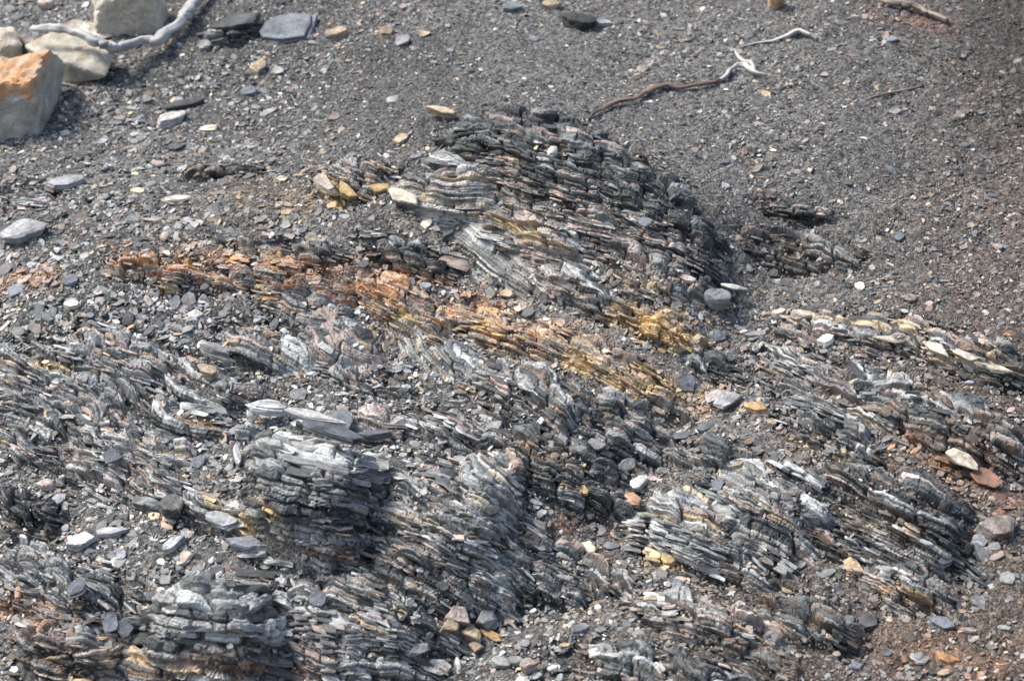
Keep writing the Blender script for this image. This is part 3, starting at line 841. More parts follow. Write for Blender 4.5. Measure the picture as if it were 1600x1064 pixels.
def stone(name, label, cat, px, py, L, Wd, T, rot=0, col=GREY, col2=None, face=0.0, lean=0.0, sides=6, seed=1, sub=4,
          sharp=24, rough=.035, sink=.22, mat=None, group=None, topcol=None, layers=0, lift=0.0, taper=0.0, spots=0.5):
    """a broken stone: flat faces meeting in worn edges, L x Wd x T in photo pixels at its distance"""
    rs = np.random.default_rng(seed)
    p, x, y, n, mpp = local_frame(px, py, rot, face, lean)
    dirs, faces = ico(sub)
    planes = [((0, 0, 1), 1.0), ((0, 0, -1), 1.0)]
    a0 = rs.uniform(0, 6.28)
    for q in range(sides):
        a = a0 + (q + rs.uniform(-.28, .28)) * 2 * math.pi / sides
        planes.append(((math.cos(a), math.sin(a), rs.uniform(-.25, .25) + taper), rs.uniform(.78, 1.0)))
    for q in range(3):
        a = rs.uniform(0, 6.28); planes.append(((math.cos(a) * .8, math.sin(a) * .8, rs.choice([-1, 1]) * .8), rs.uniform(1.08, 1.3)))
    acc = np.zeros(len(dirs))
    for nn, d in planes:
        nn = np.array(nn) / np.linalg.norm(nn)
        acc += np.clip(dirs @ nn / d, 0, None) ** sharp
    r = acc ** (-1 / sharp)
    v = dirs * r[:, None]
    S = np.array([L, Wd, T]) * mpp * .5
    v = v * S
    m = min(S)
    q = v / max(S)
    v = v + dirs * (rough * m * 1.5 * fbm(q[:, 0] * 3 + seed, q[:, 1] * 3, q[:, 2] * 3, seed=seed, octaves=4, gain=.6))[:, None]
    v[:, 2] += .06 * S[2] * fbm(q[:, 0] * 5 + seed, q[:, 1] * 5, 0, seed=seed + 5, octaves=2)
    if layers:
        lay = noise3(v[:, 2] / S[2] * layers + 3, v[:, 0] / S[0] * 1.2, v[:, 1] / S[1] * 1.2, seed + 3)
        k = 1 + .10 * np.round(lay * 2) / 2
        v[:, 0] *= k; v[:, 1] *= k
    cen = p + n * (S[2] * (1 - 2 * sink) + lift)
    V = cen + v[:, :1] * x + v[:, 1:2] * y + v[:, 2:] * n
    c = np.tile(np.array(col, float), (len(V), 1))
    nz = fbm(q[:, 0] * 4, q[:, 1] * 4, q[:, 2] * 4, seed=seed + 20, octaves=4, gain=.6)
    c2 = np.array(col2 if col2 is not None else np.array(col) * .6)
    t = sstep(.1, .8, nz)[:, None] * (.8 if col2 is not None else spots)
    c = c * (1 - t) + c2 * t
    if topcol is not None:
        t = (sstep(.45, .9, v[:, 2] / S[2] + .25 * nz) * (.55 + .45 * sstep(-.6, .2, nz)))[:, None]
        c = c * (1 - t) + np.array(topcol) * t
    base = p
    o = quads_mesh(name, V, faces.ravel(), np.arange(len(faces)) * 3, np.full(len(faces), 3), c, v + np.array([seed * .13 % 5, 0, 0]),
                   mat or M_SHALE, base, smooth=True)
    me = o.data
    try:
        me.set_sharp_from_angle(angle=R(20))
    except Exception:
        pass
    tag(o, label, cat, group)
    return o


SLATE = np.array((.085, .094, .106)); LGREY = np.array((.25, .255, .265)); WHITE = np.array((.58, .56, .52)); SANDY = np.array((.49, .445, .37))
SG = np.array((.40, .38, .325)); ORNG = np.array((.54, .30, .16))
HERO = [
 # name, label, category, x, y, L, W, T, kwargs
 ('boulder', 'largest pale boulder at the top edge, a white branch curling beside it', 'boulder', 206, 40, 116, 90, 88, dict(rot=3, col=SANDY, col2=SG, sub=5, sides=5, sharp=16, sink=.12, seed=21, taper=-.1)),
 ('boulder', 'flat topped pale boulder under the white branch', 'boulder', 120, 108, 122, 78, 46, dict(rot=10, col=SG, col2=TAN, sub=5, sides=5, sharp=18, sink=.15, seed=34, taper=-.18)),
 ('boulder', 'big squarish boulder with a rust orange top at the left edge', 'boulder', 24, 190, 128, 96, 104, dict(rot=-14, col=SG, col2=SANDY, topcol=ORNG, sub=5, sides=4, sharp=20, sink=.12, seed=12, taper=.05)),
 ('boulder', 'small tan boulder behind the orange topped one', 'boulder', 8, 92, 66, 50, 48, dict(rot=25, col=SANDY, col2=TAN, sub=4, sides=5, seed=45, sink=.12, taper=-.2)),
 ('rock', 'thin pale slab leaning behind the white branch', 'rock', 136, 54, 98, 36, 16, dict(rot=14, col=SG, col2=TAN, sub=4, seed=51, face=.25)),
 ('rock', 'small brown rock wedged between the pale boulders', 'rock', 45, 78, 34, 34, 26, dict(rot=30, col=PINK * .8, seed=52, sub=3)),
 ('pebble', 'little pale stone near the top left corner', 'rock', 72, 11, 24, 18, 14, dict(col=PINK * 1.7, seed=53, sub=3)),
 ('slate_slab', 'round flat blue grey slab near the top edge', 'stone slab', 458, 52, 100, 70, 12, dict(rot=-10, col=SLATE * 1.6, col2=SLATE * 1.3, sides=8, seed=61, sub=5, layers=0, sink=.05, face=.05)),
 ('rock', 'small tan stone right of the round blue grey slab', 'rock', 528, 56, 44, 20, 12, dict(rot=-22, col=TAN * .8, seed=62)),
 ('rock', 'dark low lump on the scree between the branch and the round slab', 'rock', 372, 40, 66, 34, 14, dict(rot=-18, col=DARK * 1.3, sides=5, seed=63, layers=3)),
 ('rock', 'white grey stone alone on the upper left scree', 'rock', 268, 192, 50, 26, 15, dict(rot=-22, col=WHITE * .7, col2=PINK, seed=64, sides=7)),
 ('rock', 'dark jagged rock behind the lone white grey stone', 'rock', 290, 168, 60, 20, 12, dict(rot=-12, col=DARK, seed=65, layers=3)),
 ('rock', 'long pale weathered slab near the left edge', 'rock', 38, 368, 78, 40, 22, dict(rot=-20, col=LGREY * 1.35, col2=PINK * 1.3, seed=66, sides=7)),
 ('slate_slab', 'flat grey slab on the left scree with a dark underside', 'stone slab', 104, 292, 70, 30, 12, dict(rot=-8, col=LGREY, col2=GREY, seed=67, layers=2)),
 ('rock', 'cream flake on the scree above the rust band', 'rock', 278, 314, 42, 16, 7, dict(rot=-5, col=CREAM * 1.15, seed=68)),
 ('rock', 'upright peach stone cut by the top edge', 'rock', 1213, 10, 24, 16, 36, dict(rot=5, col=np.array((.48, .30, .18)), seed=69, sink=.06)),
 ('rock', 'black rock alone on the scree above the crest', 'rock', 905, 42, 54, 30, 20, dict(rot=4, col=DARK * .7, seed=70, layers=3)),
 ('slate_slab', 'grey flake touching the lone black rock', 'stone slab', 940, 40, 34, 16, 7, dict(rot=6, col=LGREY, seed=71)),
 ('rock', 'grey oval stone near the top centre', 'rock', 800, 15, 32, 18, 10, dict(rot=-6, col=SLATE * 2, seed=72)),
 ('rock', 'tan nub next to the grey oval stone at the top', 'rock', 862, 12, 24, 20, 12, dict(col=TAN, col2=PINK, seed=73)),
 ('slate_slab', 'two toned tan slab lying on the left crest of the crag', 'stone slab', 690, 188, 58, 16, 11, dict(rot=14, col=TAN, col2=PINK, seed=74, sub=4, lift=.03, layers=2)),
 ('rock', 'yellow curved stone left of the striped grey face', 'rock', 508, 292, 46, 20, 14, dict(rot=38, col=CREAM * .85, sides=5, layers=2, face=.2, col2=TAN, seed=75)),
 ('rock', 'second yellow curved stone leaning on the first', 'rock', 541, 303, 32, 16, 12, dict(rot=48, col=YELL * .8, sides=5, layers=2, face=.2, col2=OCHRE, seed=76)),
 ('rock', 'yellow nodule cracked through the middle', 'rock', 592, 299, 32, 16, 12, dict(rot=-4, col=YELL * .75, sides=4, col2=OCHRE, seed=77, layers=2)),
 ('rock', 'grey humped stone with a cream rind', 'rock', 632, 312, 58, 26, 18, dict(rot=22, col=GREY, sides=5, layers=3, topcol=CREAM * .75, seed=78)),
 ('rock', 'white flake on the dark crest crag', 'rock', 865, 247, 17, 14, 4, dict(col=WHITE, seed=79, lift=.05, face=.4)),
 ('slate_slab', 'small slate plate right of the crest crag', 'stone slab', 1010, 354, 26, 20, 4, dict(rot=12, col=SLATE * 1.3, seed=80, lift=.03, face=.2)),
 ('rock', 'round grey stone with a white rim beside the gully head', 'rock', 1118, 474, 48, 40, 26, dict(rot=12, col=LGREY, col2=PINK, seed=81, sides=9, sharp=7)),
 ('rock', 'white curved sliver over the round grey stone', 'rock', 1140, 461, 40, 10, 6, dict(rot=10, col=WHITE * .9, seed=82, lift=.04)),
 ('rock', 'pinkish oval flake above the round grey stone', 'rock', 1074, 439, 28, 14, 7, dict(rot=16, col=PINK * 1.9, seed=83)),
 ('rock', 'bright white stone on the right slope', 'rock', 1290, 538, 27, 20, 13, dict(rot=-20, col=WHITE * 1.1, col2=CREAM, seed=84)),
 ('rock', 'cream crumbly stone left of the bright white one', 'rock', 1252, 494, 38, 18, 10, dict(rot=8, col=CREAM, seed=85)),
 ('rock', 'pale pink stone left of the cream crumbly one', 'rock', 1216, 492, 24, 16, 9, dict(rot=-10, col=PINK * 2.2, seed=86)),
 ('rock', 'cream stone like a finger lying among the right hand beds', 'rock', 1464, 551, 44, 14, 10, dict(rot=28, col=CREAM * .9, sides=4, seed=87, lift=.005)),
 ('rock', 'white topped yellow stone right of the cream finger', 'rock', 1510, 563, 42, 15, 10, dict(rot=20, col=YELL * .7, topcol=WHITE * .9, sides=4, seed=88, lift=.005)),
 ('rock', 'thin cream flake trailing off right of the white topped stone', 'rock', 1552, 577, 50, 12, 6, dict(rot=14, col=CREAM * .7, seed=89, sides=4)),
 ('rock', 'cream yellow strip left of the cream finger stone', 'rock', 1396, 534, 54, 10, 6, dict(rot=8, col=CREAM * .7, seed=90, sides=4)),
 ('slate_slab', 'upper of the overlapping pale slabs in the gully', 'stone slab', 1122, 626, 42, 34, 6, dict(rot=-14, col=LGREY * 1.1, col2=PINK * 1.5, seed=91, lift=.015)),
 ('slate_slab', 'lower of the overlapping pale slabs in the gully', 'stone slab', 1136, 638, 46, 30, 6, dict(rot=-32, col=LGREY * 1.25, seed=92, lift=.03, face=.1)),
 ('slate_slab', 'upright blue slate plate at the end of the yellow ledge', 'stone slab', 1069, 602, 30, 36, 6, dict(rot=8, col=SLATE * 1.2, seed=93, face=.45)),
 ('slate_slab', 'blue slate plate below the overlapping pale slabs', 'stone slab', 1105, 668, 38, 26, 5, dict(rot=-18, col=SLATE * 1.35, seed=94)),
 ('slate_slab', 'dull slate plate left of the lower blue one', 'stone slab', 1068, 682, 34, 20, 5, dict(rot=-5, col=SLATE, seed=95)),
 ('rock', 'ochre orange rock on the gully floor', 'rock', 1184, 641, 44, 24, 12, dict(rot=18, col=OCHRE * .8, col2=PINK, seed=96, rough=.08)),
 ('slate_slab', 'grey plate right of the ochre orange rock', 'stone slab', 1246, 634, 38, 24, 5, dict(rot=10, col=SLATE * 1.7, seed=97)),
 ('rock', 'white stone standing in the gully', 'rock', 998, 758, 32, 18, 14, dict(rot=-36, col=WHITE * 1.1, seed=98, face=.3)),
 ('rock', 'cream stone near the foot of the gully', 'rock', 918, 862, 24, 20, 14, dict(rot=22, col=CREAM * 1.1, seed=99, face=.3)),
 ('rock', 'small orange cream stone in the gully', 'rock', 911, 772, 18, 16, 10, dict(rot=40, col=np.array((.52, .35, .18)), seed=100)),
 ('slate_slab', 'grey oval plate beside the cream gully stone', 'stone slab', 958, 858, 36, 18, 7, dict(rot=3, col=SLATE * 1.4, seed=101)),
 ('rock', 'cream orange stone lying on the lower right slope', 'rock', 1333, 888, 34, 22, 12, dict(rot=34, col=np.array((.52, .38, .23)), seed=102, face=.3)),
 ('rock', 'yellow lump right of the gully foot', 'rock', 1022, 872, 30, 18, 12, dict(rot=22, col=YELL, col2=CREAM, seed=103)),
 ('rock', 'second yellow lump behind the first', 'rock', 1044, 880, 24, 16, 10, dict(rot=28, col=YELL * .9, col2=TAN, seed=104)),
 ('rock', 'rusty pink stone above the gully foot', 'rock', 988, 786, 32, 24, 14, dict(rot=10, col=np.array((.42, .24, .15)), col2=CREAM, seed=105)),
 ('rock', 'small tan orange lump on the blue white mound', 'rock', 1156, 740, 20, 12, 8, dict(rot=-25, col=TAN, seed=106, lift=.03)),
 ('rock', 'cream edged rust slab at the right edge', 'rock', 1502, 728, 52, 22, 14, dict(rot=28, col=CREAM, col2=TAN, seed=107, lift=.02)),
 ('rock', 'dark red rock below the cream edged slab', 'rock', 1538, 752, 56, 30, 16, dict(rot=38, col=REDB * .75, col2=BROWN, seed=108)),
 ('rock', 'large pinkish grey block near the right edge', 'rock', 1558, 832, 50, 40, 24, dict(rot=-10, col=PINK * 1.1, col2=GREY, seed=109, sides=5, face=.15)),
 ('slate_slab', 'pale triangular plate left of the pinkish grey block', 'stone slab', 1528, 846, 26, 22, 6, dict(rot=10, col=LGREY * 1.3, seed=110, face=.3)),
 ('slate_slab', 'long slate plate standing under the pale triangular one', 'stone slab', 1534, 868, 46, 22, 6, dict(rot=60, col=SLATE * 1.2, seed=111, face=.45)),
 ('slate_slab', 'slate plate in the lower right corner field', 'stone slab', 1474, 872, 28, 24, 6, dict(rot=12, col=SLATE * 1.6, seed=112, face=.25)),
 ('rock', 'rust orange stone near the bottom right corner', 'rock', 1480, 1032, 40, 18, 10, dict(rot=18, col=np.array((.36, .19, .09)), seed=113)),
 ('slate_slab', 'flat grey plate near the bottom right corner', 'stone slab', 1470, 974, 44, 28, 8, dict(rot=8, col=SLATE * 2, seed=114)),
 # --- bottom left
 ('rock', 'white angular lump left of the lower stack', 'rock', 126, 852, 42, 28, 18, dict(rot=-20, col=LGREY * 1.5, seed=120, sides=5)),
 ('slate_slab', 'thick pale grey tile right of the white angular lump', 'stone slab', 174, 838, 52, 18, 14, dict(rot=-6, col=LGREY * 1.2, seed=121, layers=2)),
 ('slate_slab', 'upright pale splinter above the lower stack', 'stone slab', 271, 854, 50, 18, 12, dict(rot=-38, col=LGREY * 1.35, seed=122)),
 ('slate_slab', 'small upright pale plate below the grey tile', 'stone slab', 190, 868, 20, 22, 7, dict(rot=-20, col=LGREY * 1.4, seed=123, face=.5)),
 ('slate_slab', 'oval blue grey slab capping the lower stack', 'stone slab', 384, 862, 64, 26, 11, dict(rot=5, col=SLATE * 2.1, seed=124, lift=.03, layers=1)),
 ('slate_slab', 'dark hexagonal plate right of the lower stack', 'stone slab', 497, 940, 36, 32, 8, dict(rot=-6, col=SLATE * 1.25, seed=125, face=.3)),
 ('slate_slab', 'left of two slate flakes on the round brown lump', 'stone slab', 176, 976, 24, 34, 5, dict(rot=8, col=SLATE * 1.7, seed=126, face=.5, lift=.03)),
 ('slate_slab', 'right of two slate flakes on the round brown lump', 'stone slab', 199, 986, 28, 34, 5, dict(rot=-12, col=SLATE * 1.3, seed=127, face=.5, lift=.03)),
 ('slate_slab', 'triangular slate flake on the brick like beds', 'stone slab', 178, 721, 28, 24, 5, dict(rot=10, col=SLATE, seed=128, face=.4, sides=4, lift=.03)),
 ('slate_slab', 'triangular slate flake on the broken grey beds', 'stone slab', 122, 924, 28, 28, 5, dict(rot=20, col=SLATE * 1.4, seed=129, face=.4, sides=3, lift=.03)),
 ('rock', 'small round pale stone among the brick like beds', 'rock', 73, 762, 30, 22, 16, dict(col=PINK * 1.9, seed=130, sharp=6)),
 ('slate_slab', 'upright blue black oval tile under the rust band', 'stone slab', 201, 500, 20, 30, 6, dict(rot=8, col=SLATE * .95, seed=131, face=.6, sides=8)),
 ('slate_slab', 'right half of the split grey disc', 'stone slab', 298, 474, 26, 30, 7, dict(rot=-12, col=LGREY * .8, seed=132, face=.45)),
 ('slate_slab', 'left half of the split grey disc', 'stone slab', 276, 477, 18, 28, 7, dict(rot=14, col=LGREY * .75, seed=133, face=.45)),
 ('rock', 'cream stone on the left scree below the rust band', 'rock', 112, 482, 26, 18, 11, dict(rot=-6, col=CREAM * 1.1, seed=134)),
 ('slate_slab', 'long grey striped bar over the black hollow', 'stone slab', 336, 572, 76, 22, 18, dict(rot=21, col=LGREY * .8, col2=GREY, seed=135, lift=.05, layers=3)),
 ('rock', 'brown block inside the black hollow', 'rock', 326, 586, 34, 20, 16, dict(rot=22, col=TAN * .7, col2=PINK, seed=136)),
 ('slate_slab', 'pale hexagonal flake behind the tall stack', 'stone slab', 468, 620, 30, 26, 6, dict(col=LGREY * .9, seed=137, face=.2)),
 ('slate_slab', 'grey wedge standing on the tall stack', 'stone slab', 538, 668, 44, 40, 12, dict(rot=-28, col=SLATE * 1.8, seed=138, face=.35, lift=.03, sides=4)),
 ('slate_slab', 'dark bar jutting right from the tall stack', 'stone slab', 590, 694, 64, 18, 12, dict(rot=-6, col=SLATE * .9, seed=139, lift=.03, layers=2)),
 ('slate_slab', 'long pale cap slab slanting over the tall stack', 'stone slab', 486, 672, 104, 24, 9, dict(rot=14, col=LGREY * 1.5, col2=CREAM * .8, seed=140, lift=.055, layers=3, sub=5)),
 ('slate_slab', 'shorter white cap slab at the back of the tall stack', 'stone slab', 424, 658, 74, 30, 13, dict(rot=10, col=LGREY * 1.6, seed=141, lift=.05, layers=2)),
 ('slate_slab', 'thin dark slab under the pale cap of the tall stack', 'stone slab', 520, 700, 110, 30, 9, dict(rot=17, col=SLATE, seed=142, lift=.05, layers=2)),
 ('slate_slab', 'narrow white splinter standing left of the tall stack', 'stone slab', 372, 716, 40, 12, 10, dict(rot=78, col=LGREY * 1.7, seed=143, face=.5, lift=.02)),
 ('slate_slab', 'pale slab left of the yellow stained ledge under the stack', 'stone slab', 350, 818, 70, 26, 12, dict(rot=14, col=LGREY * 1.2, seed=145, layers=3, lift=.01)),
 ('rock', 'dark oval lump left of the yellow stained ledge', 'rock', 270, 798, 46, 34, 26, dict(rot=10, col=DARK * 1.2, col2=GREY, seed=146, layers=4)),
 ('rock', 'long dark lump beside the dark oval one', 'rock', 232, 792, 50, 24, 16, dict(rot=10, col=DARK * 1.4, col2=LGREY, seed=147, layers=3)),
 # --- rubble at the foot of the gully
 ('rubble_block', 'tan cube shaped block, highest in the bottom rubble', 'rubble block', 717, 966, 34, 28, 24, dict(rot=14, col=PINK * 1.25, seed=150, sides=4)),
 ('rubble_block', 'brown block below the tan cube in the bottom rubble', 'rubble block', 738, 998, 32, 26, 22, dict(rot=18, col=TAN * .8, seed=151, sides=4)),
 ('rubble_block', 'grey block right of the tan cube in the bottom rubble', 'rubble block', 760, 974, 30, 24, 20, dict(rot=-10, col=GREY * 1.4, seed=152, sides=5)),
 ('rubble_block', 'orange brown long block in the bottom rubble', 'rubble block', 768, 996, 44, 16, 12, dict(rot=26, col=OCHRE * .8, col2=BROWN, seed=153)),
 ('rubble_block', 'small brown block lowest right in the bottom rubble', 'rubble block', 744, 1016, 20, 18, 15, dict(rot=5, col=TAN * .6, seed=154, sides=4)),
 ('rubble_block', 'dark tan block left in the bottom rubble', 'rubble block', 704, 984, 30, 28, 18, dict(rot=35, col=TAN * .75, seed=155, sides=4)),
 ('rubble_block', 'white pink slab near the bottom edge', 'rubble block', 680, 1044, 54, 26, 12, dict(rot=8, col=WHITE * .8, col2=PINK, seed=156)),
 ('rubble_block', 'pale grey wedge left of the bottom rubble', 'rubble block', 654, 1018, 36, 20, 14, dict(rot=-24, col=LGREY, seed=157)),
 ('rubble_block', 'white splinter standing by the bottom edge', 'rubble block', 716, 1040, 24, 9, 8, dict(rot=66, col=WHITE * .95, seed=158, face=.4)),
 ('rubble_block', 'grey oval block right of the white splinter', 'rubble block', 784, 1040, 34, 22, 14, dict(rot=14, col=GREY * 1.5, seed=159, sharp=7)),
 ('rubble_block', 'small grey oval stone beside the grey oval block', 'rubble block', 808, 1036, 22, 18, 12, dict(col=GREY * 1.4, seed=160, sharp=6)),
 ('rubble_block', 'pinkish upright block at the bottom edge', 'rubble block', 826, 1048, 22, 20, 22, dict(col=PINK * 1.2, seed=161, sides=5)),
 ('slate_slab', 'blue oval plate right of the bottom rubble', 'stone slab', 905, 986, 30, 20, 7, dict(rot=-8, col=SLATE * 1.7, seed=162)),
]
for name, label, cat, x_, y_, L_, W_, T_, kw in HERO:
    kw = dict(kw)
    kw.setdefault('mat', M_SAND if name == 'boulder' else None)
    if name != 'slate_slab': kw.setdefault('sharp', 42)
    if name == 'boulder': kw['rough'] = .06
    (plate if name == 'slate_slab' else stone)(name, label, cat, x_, y_, L_, W_, T_, **kw)


# ------------------------------------------------------------------ branches and roots
def tube(name, pts, radii, mat, lift=.6, seed=1, parent=None, n=14, base=None, wob=.42, z=None):
    """a gnarled tapering stick through ground points given in photo pixels"""
    P = []
    z = z or [0] * len(pts)
    for (x_, y_), r, zz in zip(pts, radii, z):
        p = at(x_, y_ + zz * 275)
        p[2] += zz
        P.append(np.append(p, r))
    P = np.array(P)
    Q = []
    for i in range(len(P) - 1):
        p0, p1, p2, p3 = P[max(i - 1, 0)], P[i], P[i + 1], P[min(i + 2, len(P) - 1)]
        for t in np.linspace(0, 1, 12, endpoint=(i == len(P) - 2)):
            Q.append(.5 * (2 * p1 + (p2 - p0) * t + (2 * p0 - 5 * p1 + 4 * p2 - p3) * t * t + (3 * p1 - p0 - 3 * p2 + p3) * t ** 3))
    Q = np.array(Q); cen, rad = Q[:, :3], np.abs(Q[:, 3])
    g = F.h(cen[:, 0], cen[:, 1])
    zs = np.interp(np.arange(len(cen)), np.linspace(0, len(cen) - 1, len(z)), z)
    g = np.convolve(np.pad(g, 4, 'edge'), np.ones(9) / 9, 'valid') + zs
    cen[:, 2] = g + rad * lift * 1.4
    m = len(cen)
    s = np.concatenate([[0], np.cumsum(np.linalg.norm(np.diff(cen, axis=0), axis=1))])
    cen[:, 0] += rad * (.7 * noise3(s * 14, seed, 0, seed) + .35 * noise3(s * 45, seed, 0, seed)); cen[:, 1] += rad * (.8 * noise3(s * 12, seed + 3, 0, seed) + .4 * noise3(s * 50, seed, 1, seed)); cen[:, 2] += rad * .35 * (1 + noise3(s * 9, seed + 5, 0, seed))
    tan = np.gradient(cen, axis=0); tan /= np.linalg.norm(tan, axis=1, keepdims=True)
    a = np.cross(tan, [0, 0, 1.0]); a /= np.linalg.norm(a, axis=1, keepdims=True); b = np.cross(a, tan)
    th = np.arange(n) / n * 2 * math.pi
    rr = rad[:, None] * (1 + wob * noise3(s[:, None] * 16, np.cos(th) * 1.2, np.sin(th) * 1.2, seed + 9))
    V = cen[:, None] + rr[..., None] * (np.cos(th)[None, :, None] * a[:, None] + np.sin(th)[None, :, None] * b[:, None])
    V = V.reshape(-1, 3)
    i = np.arange(m * n).reshape(m, n)
    q = np.stack([i[:-1], np.roll(i, -1, 1)[:-1], np.roll(i, -1, 1)[1:], i[1:]], -1).reshape(-1)
    nq = (m - 1) * n
    loops = np.concatenate([q, i[-1], i[0][::-1]])
    tot = np.concatenate([np.full(nq, 4), [n, n]]); st = np.concatenate([[0], np.cumsum(tot)[:-1]])
    bed = np.stack([np.repeat(s, n), (np.cos(th)[None] * rr).ravel(), (np.sin(th)[None] * rr).ravel()], -1)
    loc = base if base is not None else cen[m // 2] - np.array([0, 0, .01])
    return quads_mesh(name, V, loops, st, tot, None, bed, mat, loc, parent, smooth=True), loc


M_BLEACH = wood_material('bleached_wood', (.27, .265, .255), (.56, .55, .53))
M_ROOT = wood_material('brown_root_wood', (.085, .058, .045), (.27, .19, .15))
M_WEATH = wood_material('weathered_wood', (.09, .07, .06), (.30, .25, .215))
o, _ = tube('dead_branch', [(62, 56), (104, 62), (146, 76), (178, 90), (212, 83), (248, 77), (276, 56), (300, 30), (318, 6), (330, -22)],
            [.011, .018, .021, .022, .020, .022, .025, .025, .024, .024], M_BLEACH, seed=3, lift=1.3, z=[.17, .17, .15, .11, .05, .01, 0, 0, 0, 0])
tag(o, 'thick bleached white branch curving around the pale boulders', 'branch')
o, _ = tube('twig', [(50, 64), (53, 72), (57, 80)], [.006, .007, .005], M_BLEACH, seed=5)
tag(o, 'tiny white twig end left of the thick bleached branch', 'branch')
o, _ = tube('twig', [(100, 134), (116, 140), (135, 152), (152, 166)], [.007, .006, .004, .003], M_WEATH, seed=6)
tag(o, 'thin grey twig beside the orange topped boulder', 'branch')
root_o, rb = tube('dead_root', [(918, 190), (935, 178), (962, 168), (990, 160), (1012, 148), (1040, 141), (1068, 142), (1098, 140), (1124, 130)],
                  [.004, .007, .009, .0095, .010, .010, .009, .010, .008], M_ROOT, seed=8, lift=1.2)
tag(root_o, 'long brown root snaking from the crest, turning white past its middle', 'root')
tube('bleached_end', [(1122, 131), (1136, 124), (1149, 111), (1163, 110), (1178, 119), (1197, 121)], [.007, .009, .011, .010, .010, .005], M_BLEACH, seed=9, parent=root_o, base=rb, lift=1.2)
tube('bleached_fork', [(1180, 118), (1176, 106), (1160, 98), (1151, 88), (1149, 80)], [.008, .008, .006, .005, .003], M_BLEACH, seed=10, parent=root_o, base=rb, lift=1.2)
o, _ = tube('dead_root', [(1152, 78), (1180, 72), (1208, 67), (1230, 60), (1248, 55), (1267, 60)], [.0025, .004, .006, .008, .010, .009], M_BLEACH, seed=11, lift=1.2)
tag(o, 'thin white root end lying above the forked one', 'root')
o, _ = tube('stick', [(1372, 6), (1396, 14), (1424, 20), (1452, 28), (1478, 38)], [.010, .013, .014, .014, .010], M_WEATH, seed=12, lift=1.4)
tag(o, 'weathered brown stick near the top right corner', 'stick')
o, _ = tube('stick', [(1350, 160), (1380, 152), (1410, 144), (1440, 138)], [.003, .005, .005, .004], M_ROOT, seed=13, lift=.9)
tag(o, 'thin dark stick half buried in the right hand scree', 'stick')

# ------------------------------------------------------------------ scree


def chip_arrays(u, v, size, seed, K=6, thick=(.08, .22), tilt=.24, raise_=.25, palette=None):
    n = len(u); rs = np.random.default_rng(seed)
    g = F.h(u, v) - .014 * (1 - sstep(.8, 1.2, in_outcrop(u, v))); nrm = F.n(u, v)
    nrm = nrm + rs.normal(0, tilt, (n, 3)) * np.array([1, 1, .3]); nrm /= np.linalg.norm(nrm, axis=1, keepdims=True)
    yaw = rs.uniform(0, 2 * math.pi, n)
    x = np.stack([np.cos(yaw), np.sin(yaw), np.zeros(n)], -1)
    x -= nrm * (x * nrm).sum(1, keepdims=True); x /= np.linalg.norm(x, axis=1, keepdims=True); y = np.cross(nrm, x)
    asp = rs.uniform(.34, .9, n); th = rs.uniform(*thick, n) * size * asp
    ang = (np.arange(K)[None] + rs.uniform(-.36, .36, (n, K))) * 2 * math.pi / K
    rad = rs.uniform(.72, 1.08, (n, K)) * .5
    X = np.cos(ang) * rad * size[:, None]; Y = np.sin(ang) * rad * (size * asp)[:, None]
    skew = rs.uniform(-.14, .14, (n, 2))
    cen = np.stack([u, v, g + th * raise_ + size * .03], -1)
    V = []; B = []
    rings = ((.96, -.5), (.90, .5)) if K == 6 else ((.92, -.5), (1.0, -.3), (1.0, .32), (.93, .5))
    for ins, z in rings:
        zz = z * th[:, None] * (1 + rs.uniform(-.15, .15, (n, K)))
        a = X * ins + skew[:, :1] * z * size[:, None]; b = Y * ins + skew[:, 1:] * z * size[:, None]
        V.append(cen[:, None] + a[..., None] * x[:, None] + b[..., None] * y[:, None] + zz[..., None] * nrm[:, None])
        B.append(np.stack([a, b, zz], -1) + rs.uniform(0, 3, (n, 1, 3)) * 0 + (yaw[:, None, None] * .5))
    V = np.stack(V, 1).reshape(n, -1, 3); B = np.stack(B, 1).reshape(n, -1, 3)
    px, py = project(cen)
    h = rs.random(n)
    left = 1 / (1 + np.exp((px - 760) / 160))        # bluish shards on the left, brown grit on the right
    br = 1 / (1 + np.exp(-(px + .35 * py - 1330) / 160))
    c = pick('chips', h)
    m = rs.random(n)
    c = np.where((m < left * .8)[:, None], pick('chips_blue', h), c)
    c = np.where((m > 1 - br * .85)[:, None], pick('chips_brown', h), c)
    c = c * (rs.uniform(.7, 1.45, n) * (1 + .22 * sstep(330, 460, py) * (1 - sstep(900, 1300, px))))[:, None]
    c = c * (1 - .6 * sstep(1280, 1620, px) * (1 - sstep(60, 420, py)))[:, None]   # chips darker in that corner too, its vignette painted into their tint
    c, _ = stain(c, px, py, rs.random(n), None)
    return V, B, c, (px, py)


def scree(name, label, n, smin, smax, power, seed, tilt=.24, K=6, thin=.35, size_map=None, mat=None):
    rs = np.random.default_rng(seed)
    u = rs.uniform(-2.95, 2.95, n); v = rs.uniform(-3.0, 4.0, n)
    r = in_outcrop(u, v)
    keep = rs.random(n) < thin + (1 - thin) * sstep(.85, 1.22, r)
    u, v = u[keep], v[keep]
    px, py = project(np.stack([u, v, F.h(u, v)], -1))
    q = rs.random(len(u))
    s = smin * (smax / smin) ** (q ** power)
    if size_map: s = s * size_map(px, py)
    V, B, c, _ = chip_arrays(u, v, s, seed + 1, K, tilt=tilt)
    rings = 2 if K == 6 else 4
    lo, st, tt = prism_topology(len(u), K, rings)
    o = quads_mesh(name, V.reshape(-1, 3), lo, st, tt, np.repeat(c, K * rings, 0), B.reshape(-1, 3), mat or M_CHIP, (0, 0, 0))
    tag(o, label, 'scree', kind='stuff')


